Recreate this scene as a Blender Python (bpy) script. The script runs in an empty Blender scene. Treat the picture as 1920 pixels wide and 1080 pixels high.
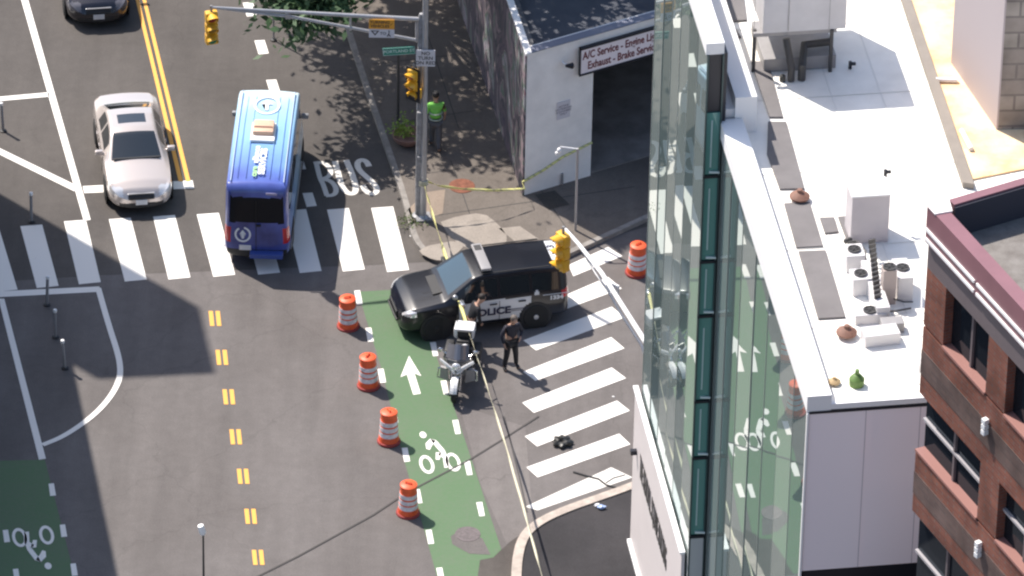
import bpy, bmesh, math, random
import numpy as np
from mathutils import Vector, Matrix
R = math.radians
random.seed(7); rng = np.random.default_rng(7)
S = bpy.context.scene; COL = S.collection

# ------------------------------------------------------------------ camera
PITCH = R(34.0); FPX = 13000.0; DIST = FPX/69.0
rho = math.asin(400*math.tan(PITCH)/FPX)
F = Vector((0, math.cos(PITCH), -math.sin(PITCH)))
U0 = Vector((0, math.sin(PITCH), math.cos(PITCH))); R0 = Vector((1, 0, 0))
CR = R0*math.cos(rho)+U0*math.sin(rho); CU = U0*math.cos(rho)-R0*math.sin(rho)
CP = -F*DIST
cam = bpy.data.cameras.new('camera'); camo = bpy.data.objects.new('camera', cam); COL.objects.link(camo)
cam.sensor_width = 36; cam.lens = 36*FPX/1920; cam.clip_start = 5; cam.clip_end = 3000
m = Matrix((( CR.x, CU.x, -F.x, CP.x), (CR.y, CU.y, -F.y, CP.y), (CR.z, CU.z, -F.z, CP.z), (0, 0, 0, 1)))
camo.matrix_world = m; S.camera = camo
S.render.resolution_x = 1024; S.render.resolution_y = 576
# ------------------------------------------------------------------ light
SUN_EL = R(54); SUN_AZ = math.atan2(0.68, -0.73)        # where the sun stands, measured from +X
w = bpy.data.worlds.new('World'); S.world = w; w.use_nodes = True
nt = w.node_tree; bg = nt.nodes['Background']
sky = nt.nodes.new('ShaderNodeTexSky'); sky.sky_type = 'NISHITA'; sky.sun_disc = False
sky.sun_elevation = SUN_EL; sky.sun_rotation = math.pi/2-SUN_AZ; sky.air_density = 1.0; sky.dust_density = 1.6
nt.links.new(sky.outputs[0], bg.inputs[0]); bg.inputs[1].default_value = 0.125
sl = bpy.data.lights.new('sun', 'SUN'); sl.energy = 4.4; sl.angle = R(0.6); sl.color = (1, 0.93, 0.85)
so = bpy.data.objects.new('sun', sl); COL.objects.link(so); so.location = (-30, 30, 60)
sd = Vector((math.cos(SUN_AZ)*math.cos(SUN_EL), math.sin(SUN_AZ)*math.cos(SUN_EL), math.sin(SUN_EL)))
so.rotation_euler = sd.to_track_quat('Z', 'Y').to_euler()
S.view_settings.view_transform = 'Standard'; S.view_settings.look = 'None'
S.view_settings.exposure = 0.68; S.view_settings.gamma = 1
try: S.cycles.filter_width = 2.3
except Exception: pass

# ------------------------------------------------------------------ measuring helpers
def G(px, py, z=0.0):
    """the point at height z seen at a pixel of the 1920x1080 photograph"""
    d = F+CR*((px-960)/FPX)+CU*((540-py)/FPX)
    return CP+d*((z-CP.z)/d.z)
def onplane(px, py, p0, n):
    d = F+CR*((px-960)/FPX)+CU*((540-py)/FPX)
    return CP+d*((Vector(p0)-CP).dot(n)/d.dot(n))
# ------------------------------------------------------------------ materials
MATS = {}
def mat(name, col, rough=0.7, metal=0.0, var=0.0, scale=3.0, bump=0.0, bscale=40.0, spec=0.5, coat=0.0, col2=None, emit=None):
    if name in MATS: return MATS[name]
    M = bpy.data.materials.new(name); M.use_nodes = True; n = M.node_tree; b = n.nodes['Principled BSDF']
    b.inputs['Base Color'].default_value = (*col, 1); b.inputs['Roughness'].default_value = rough
    b.inputs['Metallic'].default_value = metal; b.inputs['Specular IOR Level'].default_value = spec
    if coat: b.inputs['Coat Weight'].default_value = coat; b.inputs['Coat Roughness'].default_value = 0.05
    tc = n.nodes.new('ShaderNodeTexCoord')
    if var or col2:
        nz = n.nodes.new('ShaderNodeTexNoise'); nz.inputs['Scale'].default_value = scale; nz.inputs['Detail'].default_value = 8
        nz.inputs['Roughness'].default_value = 0.6
        n.links.new(tc.outputs['Object'], nz.inputs['Vector'])
        rp = n.nodes.new('ShaderNodeValToRGB'); rp.color_ramp.elements[0].position = 0.3; rp.color_ramp.elements[1].position = 0.7
        a = col2 if col2 else tuple(c*(1-var) for c in col); c2 = col if col2 else tuple(min(1, c*(1+var)) for c in col)
        rp.color_ramp.elements[0].color = (*a, 1); rp.color_ramp.elements[1].color = (*c2, 1)
        n.links.new(nz.outputs[0], rp.inputs[0]); n.links.new(rp.outputs[0], b.inputs['Base Color'])
    if bump:
        nb = n.nodes.new('ShaderNodeTexNoise'); nb.inputs['Scale'].default_value = bscale; nb.inputs['Detail'].default_value = 4
        n.links.new(tc.outputs['Object'], nb.inputs['Vector'])
        bp = n.nodes.new('ShaderNodeBump'); bp.inputs['Strength'].default_value = bump; bp.inputs['Distance'].default_value = 0.02
        n.links.new(nb.outputs[0], bp.inputs['Height']); n.links.new(bp.outputs[0], b.inputs['Normal'])
    if emit:
        b.inputs['Emission Color'].default_value = (*emit[0], 1); b.inputs['Emission Strength'].default_value = emit[1]
    MATS[name] = M
    return M
def road_mat(name, c1, c2, crack=0.5):
    """asphalt: broad wear patches, stone grain, sealed cracks"""
    M = bpy.data.materials.new(name); M.use_nodes = True; n = M.node_tree; b = n.nodes['Principled BSDF']
    L = n.links.new; tc = n.nodes.new('ShaderNodeTexCoord'); b.inputs['Roughness'].default_value = 0.9; b.inputs['Specular IOR Level'].default_value = 0.25
    def noise(s, d=6, r=0.55, v=None):
        x = n.nodes.new('ShaderNodeTexNoise'); x.inputs['Scale'].default_value = s; x.inputs['Detail'].default_value = d; x.inputs['Roughness'].default_value = r
        L(v or tc.outputs['Object'], x.inputs['Vector']); return x
    a = noise(0.22, 5); rp = n.nodes.new('ShaderNodeValToRGB'); rp.color_ramp.elements[0].position = .36; rp.color_ramp.elements[1].position = .64
    rp.color_ramp.elements[0].color = (*c1, 1); rp.color_ramp.elements[1].color = (*c2, 1); L(a.outputs[0], rp.inputs[0])
    # streaks along the street
    mp = n.nodes.new('ShaderNodeMapping'); mp.inputs['Rotation'].default_value = (0, 0, R(-10)); mp.inputs['Scale'].default_value = (1.3, .12, 1); L(tc.outputs['Object'], mp.inputs[0])
    st = noise(1.0, 4, .6, mp.outputs[0])
    g = noise(26, 3, .7); g2 = noise(3.0, 6, .65)
    def mulby(prev, src, lo, hi, f0=.3, f1=.7):
        r = n.nodes.new('ShaderNodeMapRange'); r.inputs[1].default_value = f0; r.inputs[2].default_value = f1
        r.inputs[3].default_value = lo; r.inputs[4].default_value = hi; L(src, r.inputs[0])
        mx = n.nodes.new('ShaderNodeVectorMath'); mx.operation = 'SCALE'; L(prev, mx.inputs[0]); L(r.outputs[0], mx.inputs['Scale']); return mx.outputs[0]
    c = mulby(rp.outputs[0], st.outputs[0], .89, 1.09); c = mulby(c, g.outputs[0], .86, 1.14); c = mulby(c, g2.outputs[0], .93, 1.07)
    vo = n.nodes.new('ShaderNodeTexVoronoi'); vo.feature = 'DISTANCE_TO_EDGE'; vo.inputs['Scale'].default_value = .16
    wv = noise(1.1, 3); ad = n.nodes.new('ShaderNodeVectorMath'); ad.operation = 'MULTIPLY_ADD'; L(wv.outputs[1], ad.inputs[0]); ad.inputs[1].default_value = (1.3, 1.3, 0); L(tc.outputs['Object'], ad.inputs[2]); L(ad.outputs[0], vo.inputs['Vector'])
    c = mulby(c, vo.outputs[0], 1-.22*crack, 1, .0, .006)
    L(c, b.inputs['Base Color'])
    bp = n.nodes.new('ShaderNodeBump'); bp.inputs['Strength'].default_value = .35; bp.inputs['Distance'].default_value = .012; L(g.outputs[0], bp.inputs['Height']); L(bp.outputs[0], b.inputs['Normal'])
    MATS[name] = M; return M
def paint_mat(name, col, under, wear=.5, edge=.12):
    """road paint with worn spots letting the asphalt through"""
    M = bpy.data.materials.new(name); M.use_nodes = True; n = M.node_tree; b = n.nodes['Principled BSDF']; L = n.links.new
    b.inputs['Roughness'].default_value = .75
    tc = n.nodes.new('ShaderNodeTexCoord'); z = n.nodes.new('ShaderNodeTexNoise'); z.inputs['Scale'].default_value = 9; z.inputs['Detail'].default_value = 9; z.inputs['Roughness'].default_value = .75
    L(tc.outputs['Object'], z.inputs[0])
    z2 = n.nodes.new('ShaderNodeTexNoise'); z2.inputs['Scale'].default_value = .9; z2.inputs['Detail'].default_value = 3; L(tc.outputs['Object'], z2.inputs[0])
    ad = n.nodes.new('ShaderNodeMath'); ad.operation = 'MULTIPLY_ADD'; ad.inputs[1].default_value = .45; L(z2.outputs[0], ad.inputs[0]); L(z.outputs[0], ad.inputs[2])
    rp = n.nodes.new('ShaderNodeValToRGB'); p = .46+.22*wear
    rp.color_ramp.elements[0].position = p-.06; rp.color_ramp.elements[1].position = p+edge
    rp.color_ramp.elements[0].color = (*(under[i]*.65+col[i]*.35 for i in range(3)), 1); rp.color_ramp.elements[1].color = (*col, 1)
    L(ad.outputs[0], rp.inputs[0]); L(rp.outputs[0], b.inputs['Base Color']); MATS[name] = M; return M

A1 = (.125, .113, .108); A2 = (.155, .142, .137)
m_road = road_mat('asphalt worn', A1, A2)
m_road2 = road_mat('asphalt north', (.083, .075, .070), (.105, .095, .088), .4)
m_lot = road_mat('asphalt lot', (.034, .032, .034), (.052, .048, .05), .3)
m_walk = road_mat('sidewalk concrete', (.125, .108, .094), (.175, .152, .133), .6)
m_pale = road_mat('pale concrete', (.25, .22, .19), (.34, .30, .26), .8)
m_kerb = mat('kerb granite', (.25, .23, .21), .85, var=.25, scale=5, bump=.3)
m_white = paint_mat('white road paint', (.80, .77, .72), A1, .10, .05)
m_worn = paint_mat('worn white road paint', (.70, .67, .62), A1, .28, .1)
m_yel = paint_mat('yellow road paint', (.80, .40, .08), A1, .05, .05)
m_green = paint_mat('green lane paint', (.080, .152, .070), (.125, .142, .105), .12, .35)
m_seal = mat('tar seam', (.06, .055, .052), .8)

# ------------------------------------------------------------------ mesh helpers
class MB:
    def __init__(s): s.bm = bmesh.new()
    def poly(s, pts, flip=False):
        v = [s.bm.verts.new(p) for p in pts]
        try: return s.bm.faces.new(v[::-1] if flip else v)
        except ValueError: return None
    def prism(s, pts2, z0, z1):
        """extrude a 2D outline between two heights"""
        a = [s.bm.verts.new((p[0], p[1], z0)) for p in pts2]; b = [s.bm.verts.new((p[0], p[1], z1)) for p in pts2]
        s.bm.faces.new(a[::-1]); s.bm.faces.new(b); n = len(a)
        for i in range(n): s.bm.faces.new((a[i], a[(i+1) % n], b[(i+1) % n], b[i]))
        return s
    def box(s, c, size, rz=0, bevel=0, rx=0, ry=0):
        M4 = Matrix.Translation(c) @ Matrix.Rotation(rz, 4, 'Z') @ Matrix.Rotation(ry, 4, 'Y') @ Matrix.Rotation(rx, 4, 'X') @ Matrix.Diagonal((*size, 1))
        r = bmesh.ops.create_cube(s.bm, size=1, matrix=M4)
        if bevel:
            e = list({e for v in r['verts'] for e in v.link_edges})
            bmesh.ops.bevel(s.bm, geom=e, offset=bevel, segments=2, affect='EDGES', profile=.6)
        return s
    def hexa(s, q):
        """solid from eight corners: bottom four then top four, both counter-clockwise"""
        v = [s.bm.verts.new(p) for p in q]
        for f in ((3, 2, 1, 0), (4, 5, 6, 7), (0, 1, 5, 4), (1, 2, 6, 5), (2, 3, 7, 6), (3, 0, 4, 7)): s.bm.faces.new([v[i] for i in f])
        return s
    def tube(s, pts, r, seg=8, r2=None, cap=True):
        pts = [Vector(p) for p in pts]; n = len(pts); rings = []
        for i, p in enumerate(pts):
            t = (pts[min(i+1, n-1)]-pts[max(i-1, 0)]).normalized()
            a = t.orthogonal() if i == 0 else (a-t*a.dot(t)); a = a.normalized(); b = t.cross(a)
            rr = r if r2 is None else r+(r2-r)*i/max(1, n-1)
            rings.append([s.bm.verts.new(p+(a*math.cos(k*2*math.pi/seg)+b*math.sin(k*2*math.pi/seg))*rr) for k in range(seg)])
        for i in range(n-1):
            for k in range(seg): s.bm.faces.new((rings[i][k], rings[i][(k+1) % seg], rings[i+1][(k+1) % seg], rings[i+1][k]))
        if cap: s.bm.faces.new(rings[0][::-1]); s.bm.faces.new(rings[-1])
        return s
    def lathe(s, prof, c=(0, 0, 0), axis='Z', seg=24, M4=None):
        rings = []
        for r_, h in prof:
            ring = []
            for k in range(seg):
                a = 2*math.pi*k/seg; x, y = r_*math.cos(a), r_*math.sin(a)
                p = (x, y, h) if axis == 'Z' else ((x, h, y) if axis == 'Y' else (h, x, y))
                p = Vector(p)
                if M4: p = M4 @ p
                ring.append(s.bm.verts.new(p+Vector(c)))
            rings.append(ring)
        for i in range(len(prof)-1):
            for k in range(seg): s.bm.faces.new((rings[i][k], rings[i][(k+1) % seg], rings[i+1][(k+1) % seg], rings[i+1][k]))
        for rg in (rings[0][::-1], rings[-1]):
            try: s.bm.faces.new(rg)
            except ValueError: pass
        return s
    def ell(s, c, r, seg=16, rot=None):
        M4 = Matrix.Translation(c) @ (rot or Matrix.Identity(4)) @ Matrix.Diagonal((*r, 1))
        bmesh.ops.create_uvsphere(s.bm, u_segments=seg, v_segments=max(6, seg//2), radius=1, matrix=M4); return s
    def torus(s, c, Rm, r, axis='Y', seg=28, sg=10, sq=1.0):
        g = []
        for i in range(seg):
            a = 2*math.pi*i/seg; ring = []
            for k in range(sg):
                b = 2*math.pi*k/sg; d = Rm+r*math.cos(b); h = r*math.sin(b)*sq
                x, y = d*math.cos(a), d*math.sin(a)
                p = (x, h, y) if axis == 'Y' else ((h, x, y) if axis == 'X' else (x, y, h))
                ring.append(s.bm.verts.new(Vector(c)+Vector(p)))
            g.append(ring)
        for i in range(seg):
            for k in range(sg): s.bm.faces.new((g[i][k], g[(i+1) % seg][k], g[(i+1) % seg][(k+1) % sg], g[i][(k+1) % sg]))
        return s
    def build(s, name, m, parent=None, smooth=False, recalc=True):
        if recalc: bmesh.ops.recalc_face_normals(s.bm, faces=s.bm.faces)
        me = bpy.data.meshes.new(name); s.bm.to_mesh(me); s.bm.free()
        if smooth: me.polygons.foreach_set('use_smooth', [True]*len(me.polygons)); auto_sharp(me)
        me.materials.append(m); o = bpy.data.objects.new(name, me); COL.objects.link(o)
        if parent: o.parent = parent
        return o
def auto_sharp(me, ang=R(40)):
    try: me.set_sharp_from_angle(angle=ang)
    except Exception: pass
def tag(o, label=None, cat=None, group=None, kind=None):
    if label: o['label'] = label
    if cat: o['category'] = cat
    if group: o['group'] = group
    if kind: o['kind'] = kind
    return o
def empty(name, loc, rz, label, cat, group=None):
    o = bpy.data.objects.new(name, None); COL.objects.link(o); o.location = loc; o.rotation_euler = (0, 0, rz); o.empty_display_size = .3
    return tag(o, label, cat, group)
KIDS = {}
def copy_tree(o, parent=None):
    c = o.copy(); COL.objects.link(c); c.parent = parent
    for ch in list(o.children): copy_tree(ch, c)
    return c
def text(name, s, size, m, parent, M4, extrude=.003, bold=0.0, sx=1.0, align='CENTER', shear=0):
    """lettering as mesh, its plane X right / Y up carried by M4"""
    cu = bpy.data.curves.new('t', 'FONT'); cu.body = s; cu.size = size; cu.extrude = extrude; cu.offset = bold
    cu.align_x = align; cu.align_y = 'CENTER'; cu.shear = shear; cu.resolution_u = 3
    t = bpy.data.objects.new('t', cu); COL.objects.link(t)
    bpy.context.view_layer.update()
    me = bpy.data.meshes.new_from_object(t.evaluated_get(bpy.context.evaluated_depsgraph_get()))
    bpy.data.objects.remove(t); bpy.data.curves.remove(cu)
    me.transform(M4 @ Matrix.Diagonal((sx, 1, 1, 1))); me.materials.clear(); me.materials.append(m); me.name = name
    o = bpy.data.objects.new(name, me); COL.objects.link(o)
    if parent: o.parent = parent
    return o
def frame(o, x, y):
    """matrix from an origin, an x direction and a y direction"""
    x = Vector(x).normalized(); y = Vector(y); y = (y-x*y.dot(x)).normalized(); z = x.cross(y)
    return Matrix(((x.x, y.x, z.x, o[0]), (x.y, y.y, z.y, o[1]), (x.z, y.z, z.z, o[2]), (0, 0, 0, 1)))

# ================================================================== GROUND
def flat(name, pts, z, m, parent=None, px=True):
    """a sheet 4 mm steps above the road from an outline measured on the ground"""
    b = MB(); b.poly([Vector((*(G(*p, z)[:2] if px else p[:2]), z)) for p in pts]); o = b.build(name, m, parent, recalc=False)
    me = o.data
    if me.polygons[0].normal.z < 0: me.flip_normals()
    return o
bm = MB(); s_ = 900
bm.poly([(-s_, -s_, 0), (s_, -s_, 0), (s_, s_, 0), (-s_, s_, 0)]); road = tag(bm.build('road', m_road), kind='structure')
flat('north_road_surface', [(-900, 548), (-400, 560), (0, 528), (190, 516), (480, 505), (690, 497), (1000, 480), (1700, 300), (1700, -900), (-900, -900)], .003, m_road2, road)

def stripe(name, quad, m, z=.008, par=None): return flat(name, quad, z, m, par or road)
# top crosswalk: ladder bars
tops = [(-45, 424), (38, 424), (120, 415), (204, 411), (287, 406), (369, 402), (452, 398), (533, 395), (613, 393), (696, 390)]
for i, (x, y) in enumerate(tops):
    bx = [-8, 69, 148, 234, 316, 400, 484, 562, 643, 726][i]; by = [547, 540, 533, 528, 524, 519, 515, 512, 509, 510][i]
    stripe('crosswalk_bar', [(x, y), (x+41, y-3), (bx+41, by-4), (bx, by)], m_white)
# right crosswalk: bars over the side street
for (a, b_, c, d) in [((985, 950), (1146, 876), (1186, 895), (1008, 957)), ((987, 876), (1161, 813), (1182, 833), (1008, 895)),
                      ((984, 818), (1157, 751), (1181, 770), (1007, 837)), ((979, 755), (1147, 689), (1174, 709), (1001, 774)),
                      ((981, 697), (1146, 632), (1171, 653), (1004, 714)), ((981, 638), (1147, 575), (1172, 595), (1005, 657)),
                      ((1040, 562), (1140, 519), (1166, 541), (1060, 580)), ((1066, 497), (1140, 463), (1167, 480), (1075, 518))]:
    stripe('crosswalk_bar', [a, b_, c, d], m_worn if a[1] > 940 else m_white)
# lane lines
stripe('lane_line', [(37, -10), (50, -10), (170, 412), (157, 414)], m_white)
stripe('lane_line', [(-20, 183), (91, 173), (93, 181), (-20, 191)], m_white)
stripe('lane_line', [(-30, 266), (0, 278), (140, 346), (140, 359), (0, 290), (-30, 277)], m_white, .012)
stripe('stop_line', [(155, 349), (361, 338), (364, 353), (158, 362)], m_white)
for dx in (0, 14):
    stripe('center_line', [(226+dx*.9, -120), (232+dx*.9, -120), (357-14+dx, 340), (349-14+dx, 340)], m_yel, .012)
for (x, y) in [(468, 17), (490, 88), (512, 162), (533, 236), (560, 305), (580, 374), (447, -57)]:
    stripe('lane_dash', [(x-13, y-12), (x+6, y-13), (x+14, y+12), (x-5, y+14)], m_white)
for i, (x, y) in enumerate([(403, 597), (416, 670), (429, 744), (442, 819), (456, 893), (470, 968), (484, 1045)]):
    for dx in (-8, 5): stripe('center_dash', [(x+dx-4, y-14), (x+dx+4, y-14), (x+dx+7, y+14), (x+dx-1, y+14)], m_yel)
# box and bulb on the left
stripe('box_line', [(-20, 547), (186, 537), (190, 547), (-20, 558)], m_white)
stripe('box_line', [(-3, 560), (8, 560), (86, 860), (73, 862)], m_white, .012)
arc = [(184, 540), (204, 610), (221, 662), (226, 690), (224, 712), (210, 740), (185, 770), (150, 798), (115, 820), (80, 834)]
def ribbon(pts, wpx, z=.012, close=False):
    """strip of constant width (m) following pixels"""
    P = [G(*p, z).to_2d() for p in pts]; out1, out2 = [], []
    for i, p in enumerate(P):
        t = (P[min(i+1, len(P)-1)]-P[max(i-1, 0)]).normalized(); n = Vector((-t.y, t.x))*wpx/2
        out1.append(p+n); out2.append(p-n)
    return out1, out2
def ribbon_obj(name, pts, wd, z, m, par=None, h=None):
    a, b = ribbon(pts, wd, z); q = MB()
    for i in range(len(a)-1):
        if h is None: q.poly([(*a[i], z), (*b[i], z), (*b[i+1], z), (*a[i+1], z)])
        else: q.hexa([(*a[i], z), (*b[i], z), (*b[i+1], z), (*a[i+1], z), (*a[i], h), (*b[i], h), (*b[i+1], h), (*a[i+1], h)])
    o = q.build(name, m, par or road, recalc=h is not None)
    if h is None and o.data.polygons[0].normal.z < 0: o.data.flip_normals()
    return o
def smooth_px(pts, n=2):
    for _ in range(n):
        q = [pts[0]]
        for a, b in zip(pts[:-1], pts[1:]): q += [(a[0]*.75+b[0]*.25, a[1]*.75+b[1]*.25), (a[0]*.25+b[0]*.75, a[1]*.25+b[1]*.75)]
        pts = q+[pts[-1]]
    return pts
ribbon_obj('box_line', smooth_px(arc), .16, .016, m_white)
# green bike lanes
flat('bike_lane', [(671, 547), (738, 543), (790, 600), (812, 650), (850, 760), (897, 900), (940, 1030), (925, 1045), (900, 1050), (890, 1120), (830, 1120), (800, 1010), (757, 860), (715, 690)], .004+.002, m_green, road)
flat('bike_lane', [(-60, 865), (84, 862), (150, 1120), (-60, 1120)], .006, m_green, road)
for (x, y) in [(671, 558), (692, 628), (715, 705), (738, 780), (760, 853), (783, 931), (805, 1007), (825, 1078)]:
    stripe('lane_dash', [(x-7, y-13), (x+4, y-14), (x+9, y+12), (x-2, y+13)], m_white, .012)
for (x, y) in [(814, 655), (834, 727), (856, 801), (878, 878), (901, 955)]:
    stripe('lane_dash', [(x-8, y-13), (x+3, y-14), (x+8, y+12), (x-2, y+13)], m_white, .012)
for (x, y) in [(97, 918), (118, 995), (138, 1068), (11, 1005), (30, 1078)]:
    stripe('lane_dash', [(x-6, y-11), (x+4, y-12), (x+8, y+11), (x-3, y+12)], m_white, .012)
stripe('lane_arrow', [(767, 667), (790, 705), (777, 700), (789, 738), (775, 740), (763, 702), (751, 707)], m_white, .012)
def bike_symbol(cx, cy, flip=False):
    """rider and two wheels painted on the lane; drawn in metres along the lane"""
    q = MB(); base = G(cx, cy); ang = R(191 if flip else 11); ca, sa = math.cos(ang), math.sin(ang)
    def T(x, y): return (base.x+x*ca-y*sa, base.y+x*sa+y*ca, .014)
    for wx in (-.33, .37):
        n = 24
        for i in range(n):
            a, b = 2*math.pi*i/n, 2*math.pi*(i+1)/n
            q.poly([T(wx+.19*math.cos(a), -.28+.42*math.sin(a)), T(wx+.19*math.cos(b), -.28+.42*math.sin(b)),
                    T(wx+.11*math.cos(b), -.28+.29*math.sin(b)), T(wx+.11*math.cos(a), -.28+.29*math.sin(a))])
    for pl in ([(-.20, .66), (-.04, .86), (.08, .74), (-.04, .56), (-.14, .36), (-.22, .42)], [(-.04, .86), (.10, .76), (.24, .30), (.12, .22), (.0, .62)],
               [(.24, .30), (.27, -.05), (.22, -.50), (.10, -.50), (.14, -.05), (.04, .10), (.12, .24)], [(.0, .22), (.14, .20), (.04, -.12), (-.06, -.10)]):
        q.poly([T(*p) for p in pl])
    q.poly([T(-.20+.09*math.cos(a*math.pi/6), 1.06+.15*math.sin(a*math.pi/6)) for a in range(12)])
    bmesh.ops.triangulate(q.bm, faces=q.bm.faces)
    o = q.build('bike_symbol', m_white, road, recalc=False)
    for p in o.data.polygons: pass
    return o
bike_symbol(820, 858); bike_symbol(66, 1018, True)
# BUS lettering, each letter a stroked curve
def stroke(name, pts, wd, closed=False):
    ribbon_obj(name, smooth_px(pts, 2), wd, .010, m_worn)
q_bus = MB()
def busstroke(pts, wd, z):
    a, b = ribbon(smooth_px(pts, 2), wd, z)
    for i in range(len(a)-1): q_bus.poly([(*a[i], z), (*b[i], z), (*b[i+1], z), (*a[i+1], z)])
busstroke([(593, 306), (600, 335), (606, 345), (613, 367)], .14, .010)
busstroke([(588, 306), (606, 304), (617, 312), (621, 322), (617, 331), (604, 336)], .15, .013)
busstroke([(604, 336), (618, 338), (628, 347), (631, 358), (626, 366), (611, 367)], .15, .016)
busstroke([(628, 302), (634, 325), (641, 350), (652, 363), (665, 363), (668, 352), (662, 330), (649, 300)], .17, .010)
busstroke([(692, 312), (687, 302), (676, 299), (669, 306), (673, 319), (688, 332), (702, 345), (708, 356), (702, 364), (691, 362), (684, 356), (680, 347)], .17, .010)
for f in q_bus.bm.faces:
    f.normal_update()
    if f.normal.z < 0: f.normal_flip()
q_bus.build('bus_lettering', m_worn, road, recalc=False)
# seams, patches and manholes
ribbon_obj('tar_seam', [(480, 1082), (560, 1042), (700, 965), (760, 925), (880, 862), (940, 825), (1010, 780)], .05, .018, m_seal)
ribbon_obj('tar_seam', [(945, 780), (975, 900), (988, 960)], .035, .018, m_seal)
flat('road_patch', [(900, 1030), (935, 1035), (958, 1015), (980, 1000), (990, 1120), (880, 1120)], .004, road_mat('patch dark', (.07, .06, .055), (.11, .1, .09)), road)
flat('road_patch', [(862, 760), (985, 800), (1000, 985), (950, 1020), (900, 905)], .003, road_mat('patch pale', (.15, .135, .13), (.19, .175, .165), 1), road)
flat('lane_wear', [(845, 1005), (870, 990), (905, 1010), (920, 1040), (880, 1038), (848, 1020)], .010, m_road, road)
mh = MB(); c = G(877, 1002); mh.lathe([(.33, .011), (.33, .016), (.01, .016)], (c.x, c.y, 0), seg=28); mh.build('manhole_cover', mat('manhole iron', (.13, .11, .11), .6, .3, var=.3, scale=14), road)

# sidewalks: real kerb step of 0.13 m
KZ = .13
kerb_ne = smooth_px([(560, -260), (622, -40), (655, 66), (668, 108), (700, 205), (735, 305), (760, 380), (770, 424), (782, 462), (812, 490), (870, 505), (960, 506), (1040, 492), (1087, 470), (1195, 421), (1420, 318), (1700, 190)], 2)
walk_ne = kerb_ne+[(2600, 0), (2600, -1200), (300, -1200)]
b = MB(); b.prism([G(*p).to_2d() for p in walk_ne], -.02, KZ); walk = tag(b.build('sidewalk', m_walk), kind='structure')
ribbon_obj('kerb_stone', kerb_ne, .16, 0, m_kerb, walk, KZ+.006)
# joints in the paving
for (a, b_) in [((845, 300), (905, 470)), ((700, 120), (960, 90)), ((735, 230), (905, 205)), ((765, 330), (975, 300)), ((775, 410), (1190, 350)), ((860, 240), (800, 60)), ((1010, 350), (1090, 470))]:
    ribbon_obj('paving_joint', [a, b_], .03, KZ+.004, m_seal, walk)
flat('ramp_panel', smooth_px([(826, 416), (858, 405), (905, 398), (935, 420), (955, 448), (935, 466), (905, 472), (868, 464), (840, 440)], 1), KZ+.008, m_pale, walk)
flat('ramp_panel', [(935, 428), (975, 424), (1010, 448), (968, 455)], KZ+.008, m_pale, walk)
flat('ramp_panel', smooth_px([(786, 470), (800, 461), (826, 456), (852, 451), (872, 460), (856, 476), (836, 489), (812, 487), (792, 477)], 1), KZ+.012, m_pale, walk)
flat('paving_patch', [(765, 392), (800, 360), (835, 355), (830, 400), (786, 415), (772, 410)], KZ+.006, road_mat('pave tan', (.24, .19, .15), (.31, .25, .2)), walk)
c = G(866, 349, KZ); b = MB(); b.lathe([(.36, KZ), (.36, KZ+.012), (.30, KZ+.016), (.01, KZ+.016)], (c.x, c.y, 0), seg=28)
b.build('manhole_cover', mat('rusty iron', (.20, .075, .045), .8, .2, var=.4, scale=10), walk)
flat('drain_grate', [(1003, 365), (1040, 357), (1068, 383), (1028, 393)], KZ+.012, mat('drain iron', (.06, .055, .05), .6, .3, var=.4, scale=30), walk)

# corner lot at the lower right
kerb_se = smooth_px([(985, 1400), (968, 1130), (968, 1060), (980, 1012), (1010, 985), (1060, 962), (1120, 941), (1185, 918), (1300, 870), (1700, 720)], 2)
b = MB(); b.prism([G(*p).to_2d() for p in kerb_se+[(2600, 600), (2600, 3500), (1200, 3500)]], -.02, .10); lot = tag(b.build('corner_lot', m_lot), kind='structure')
ribbon_obj('kerb_stone', kerb_se, .26, 0, mat('kerb concrete', (.42, .36, .31), .85, var=.25, scale=4), lot, .135)

# ================================================================== BUILDINGS
m_glass = bpy.data.materials.new('facade glass'); m_glass.use_nodes = True
def glass_nodes(M, dif, tint, fac, rough=.0):
    n = M.node_tree; n.nodes.clear(); L = n.links.new
    out = n.nodes.new('ShaderNodeOutputMaterial'); mx = n.nodes.new('ShaderNodeMixShader'); d = n.nodes.new('ShaderNodeBsdfDiffuse'); g = n.nodes.new('ShaderNodeBsdfGlossy')
    lw = n.nodes.new('ShaderNodeFresnel'); lw.inputs[0].default_value = fac
    tc = n.nodes.new('ShaderNodeTexCoord'); nz = n.nodes.new('ShaderNodeTexNoise'); nz.inputs['Scale'].default_value = .5; nz.inputs['Detail'].default_value = 2
    L(tc.outputs['Object'], nz.inputs[0]); bp = n.nodes.new('ShaderNodeBump'); bp.inputs['Strength'].default_value = .03; bp.inputs['Distance'].default_value = .02
    L(nz.outputs[0], bp.inputs['Height']); L(bp.outputs[0], g.inputs['Normal'])
    d.inputs[0].default_value = (*dif, 1); g.inputs[0].default_value = (*tint, 1); g.inputs['Roughness'].default_value = rough
    L(lw.outputs[0], mx.inputs[0]); L(d.outputs[0], mx.inputs[1]); L(g.outputs[0], mx.inputs[2]); L(mx.outputs[0], out.inputs[0])
glass_nodes(m_glass, (.21, .25, .24), (.92, .97, .95), 2.5, .003)
m_glassb = bpy.data.materials.new('facade glass dark'); m_glassb.use_nodes = True; glass_nodes(m_glassb, (.10, .135, .135), (.80, .90, .89), 2.3, .006)
m_glass2 = bpy.data.materials.new('strip glass'); m_glass2.use_nodes = True; glass_nodes(m_glass2, (.10, .25, .22), (.75, .95, .92), 1.8, .02)
m_mull = mat('mullion', (.16, .19, .185), .4, .3)
m_darkmetal = mat('dark metal', (.02, .022, .03), .35, .3)
m_mem = mat('white roof membrane', (.90, .87, .80), .7, var=.09, scale=1.1, bump=.2, bscale=8)
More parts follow.
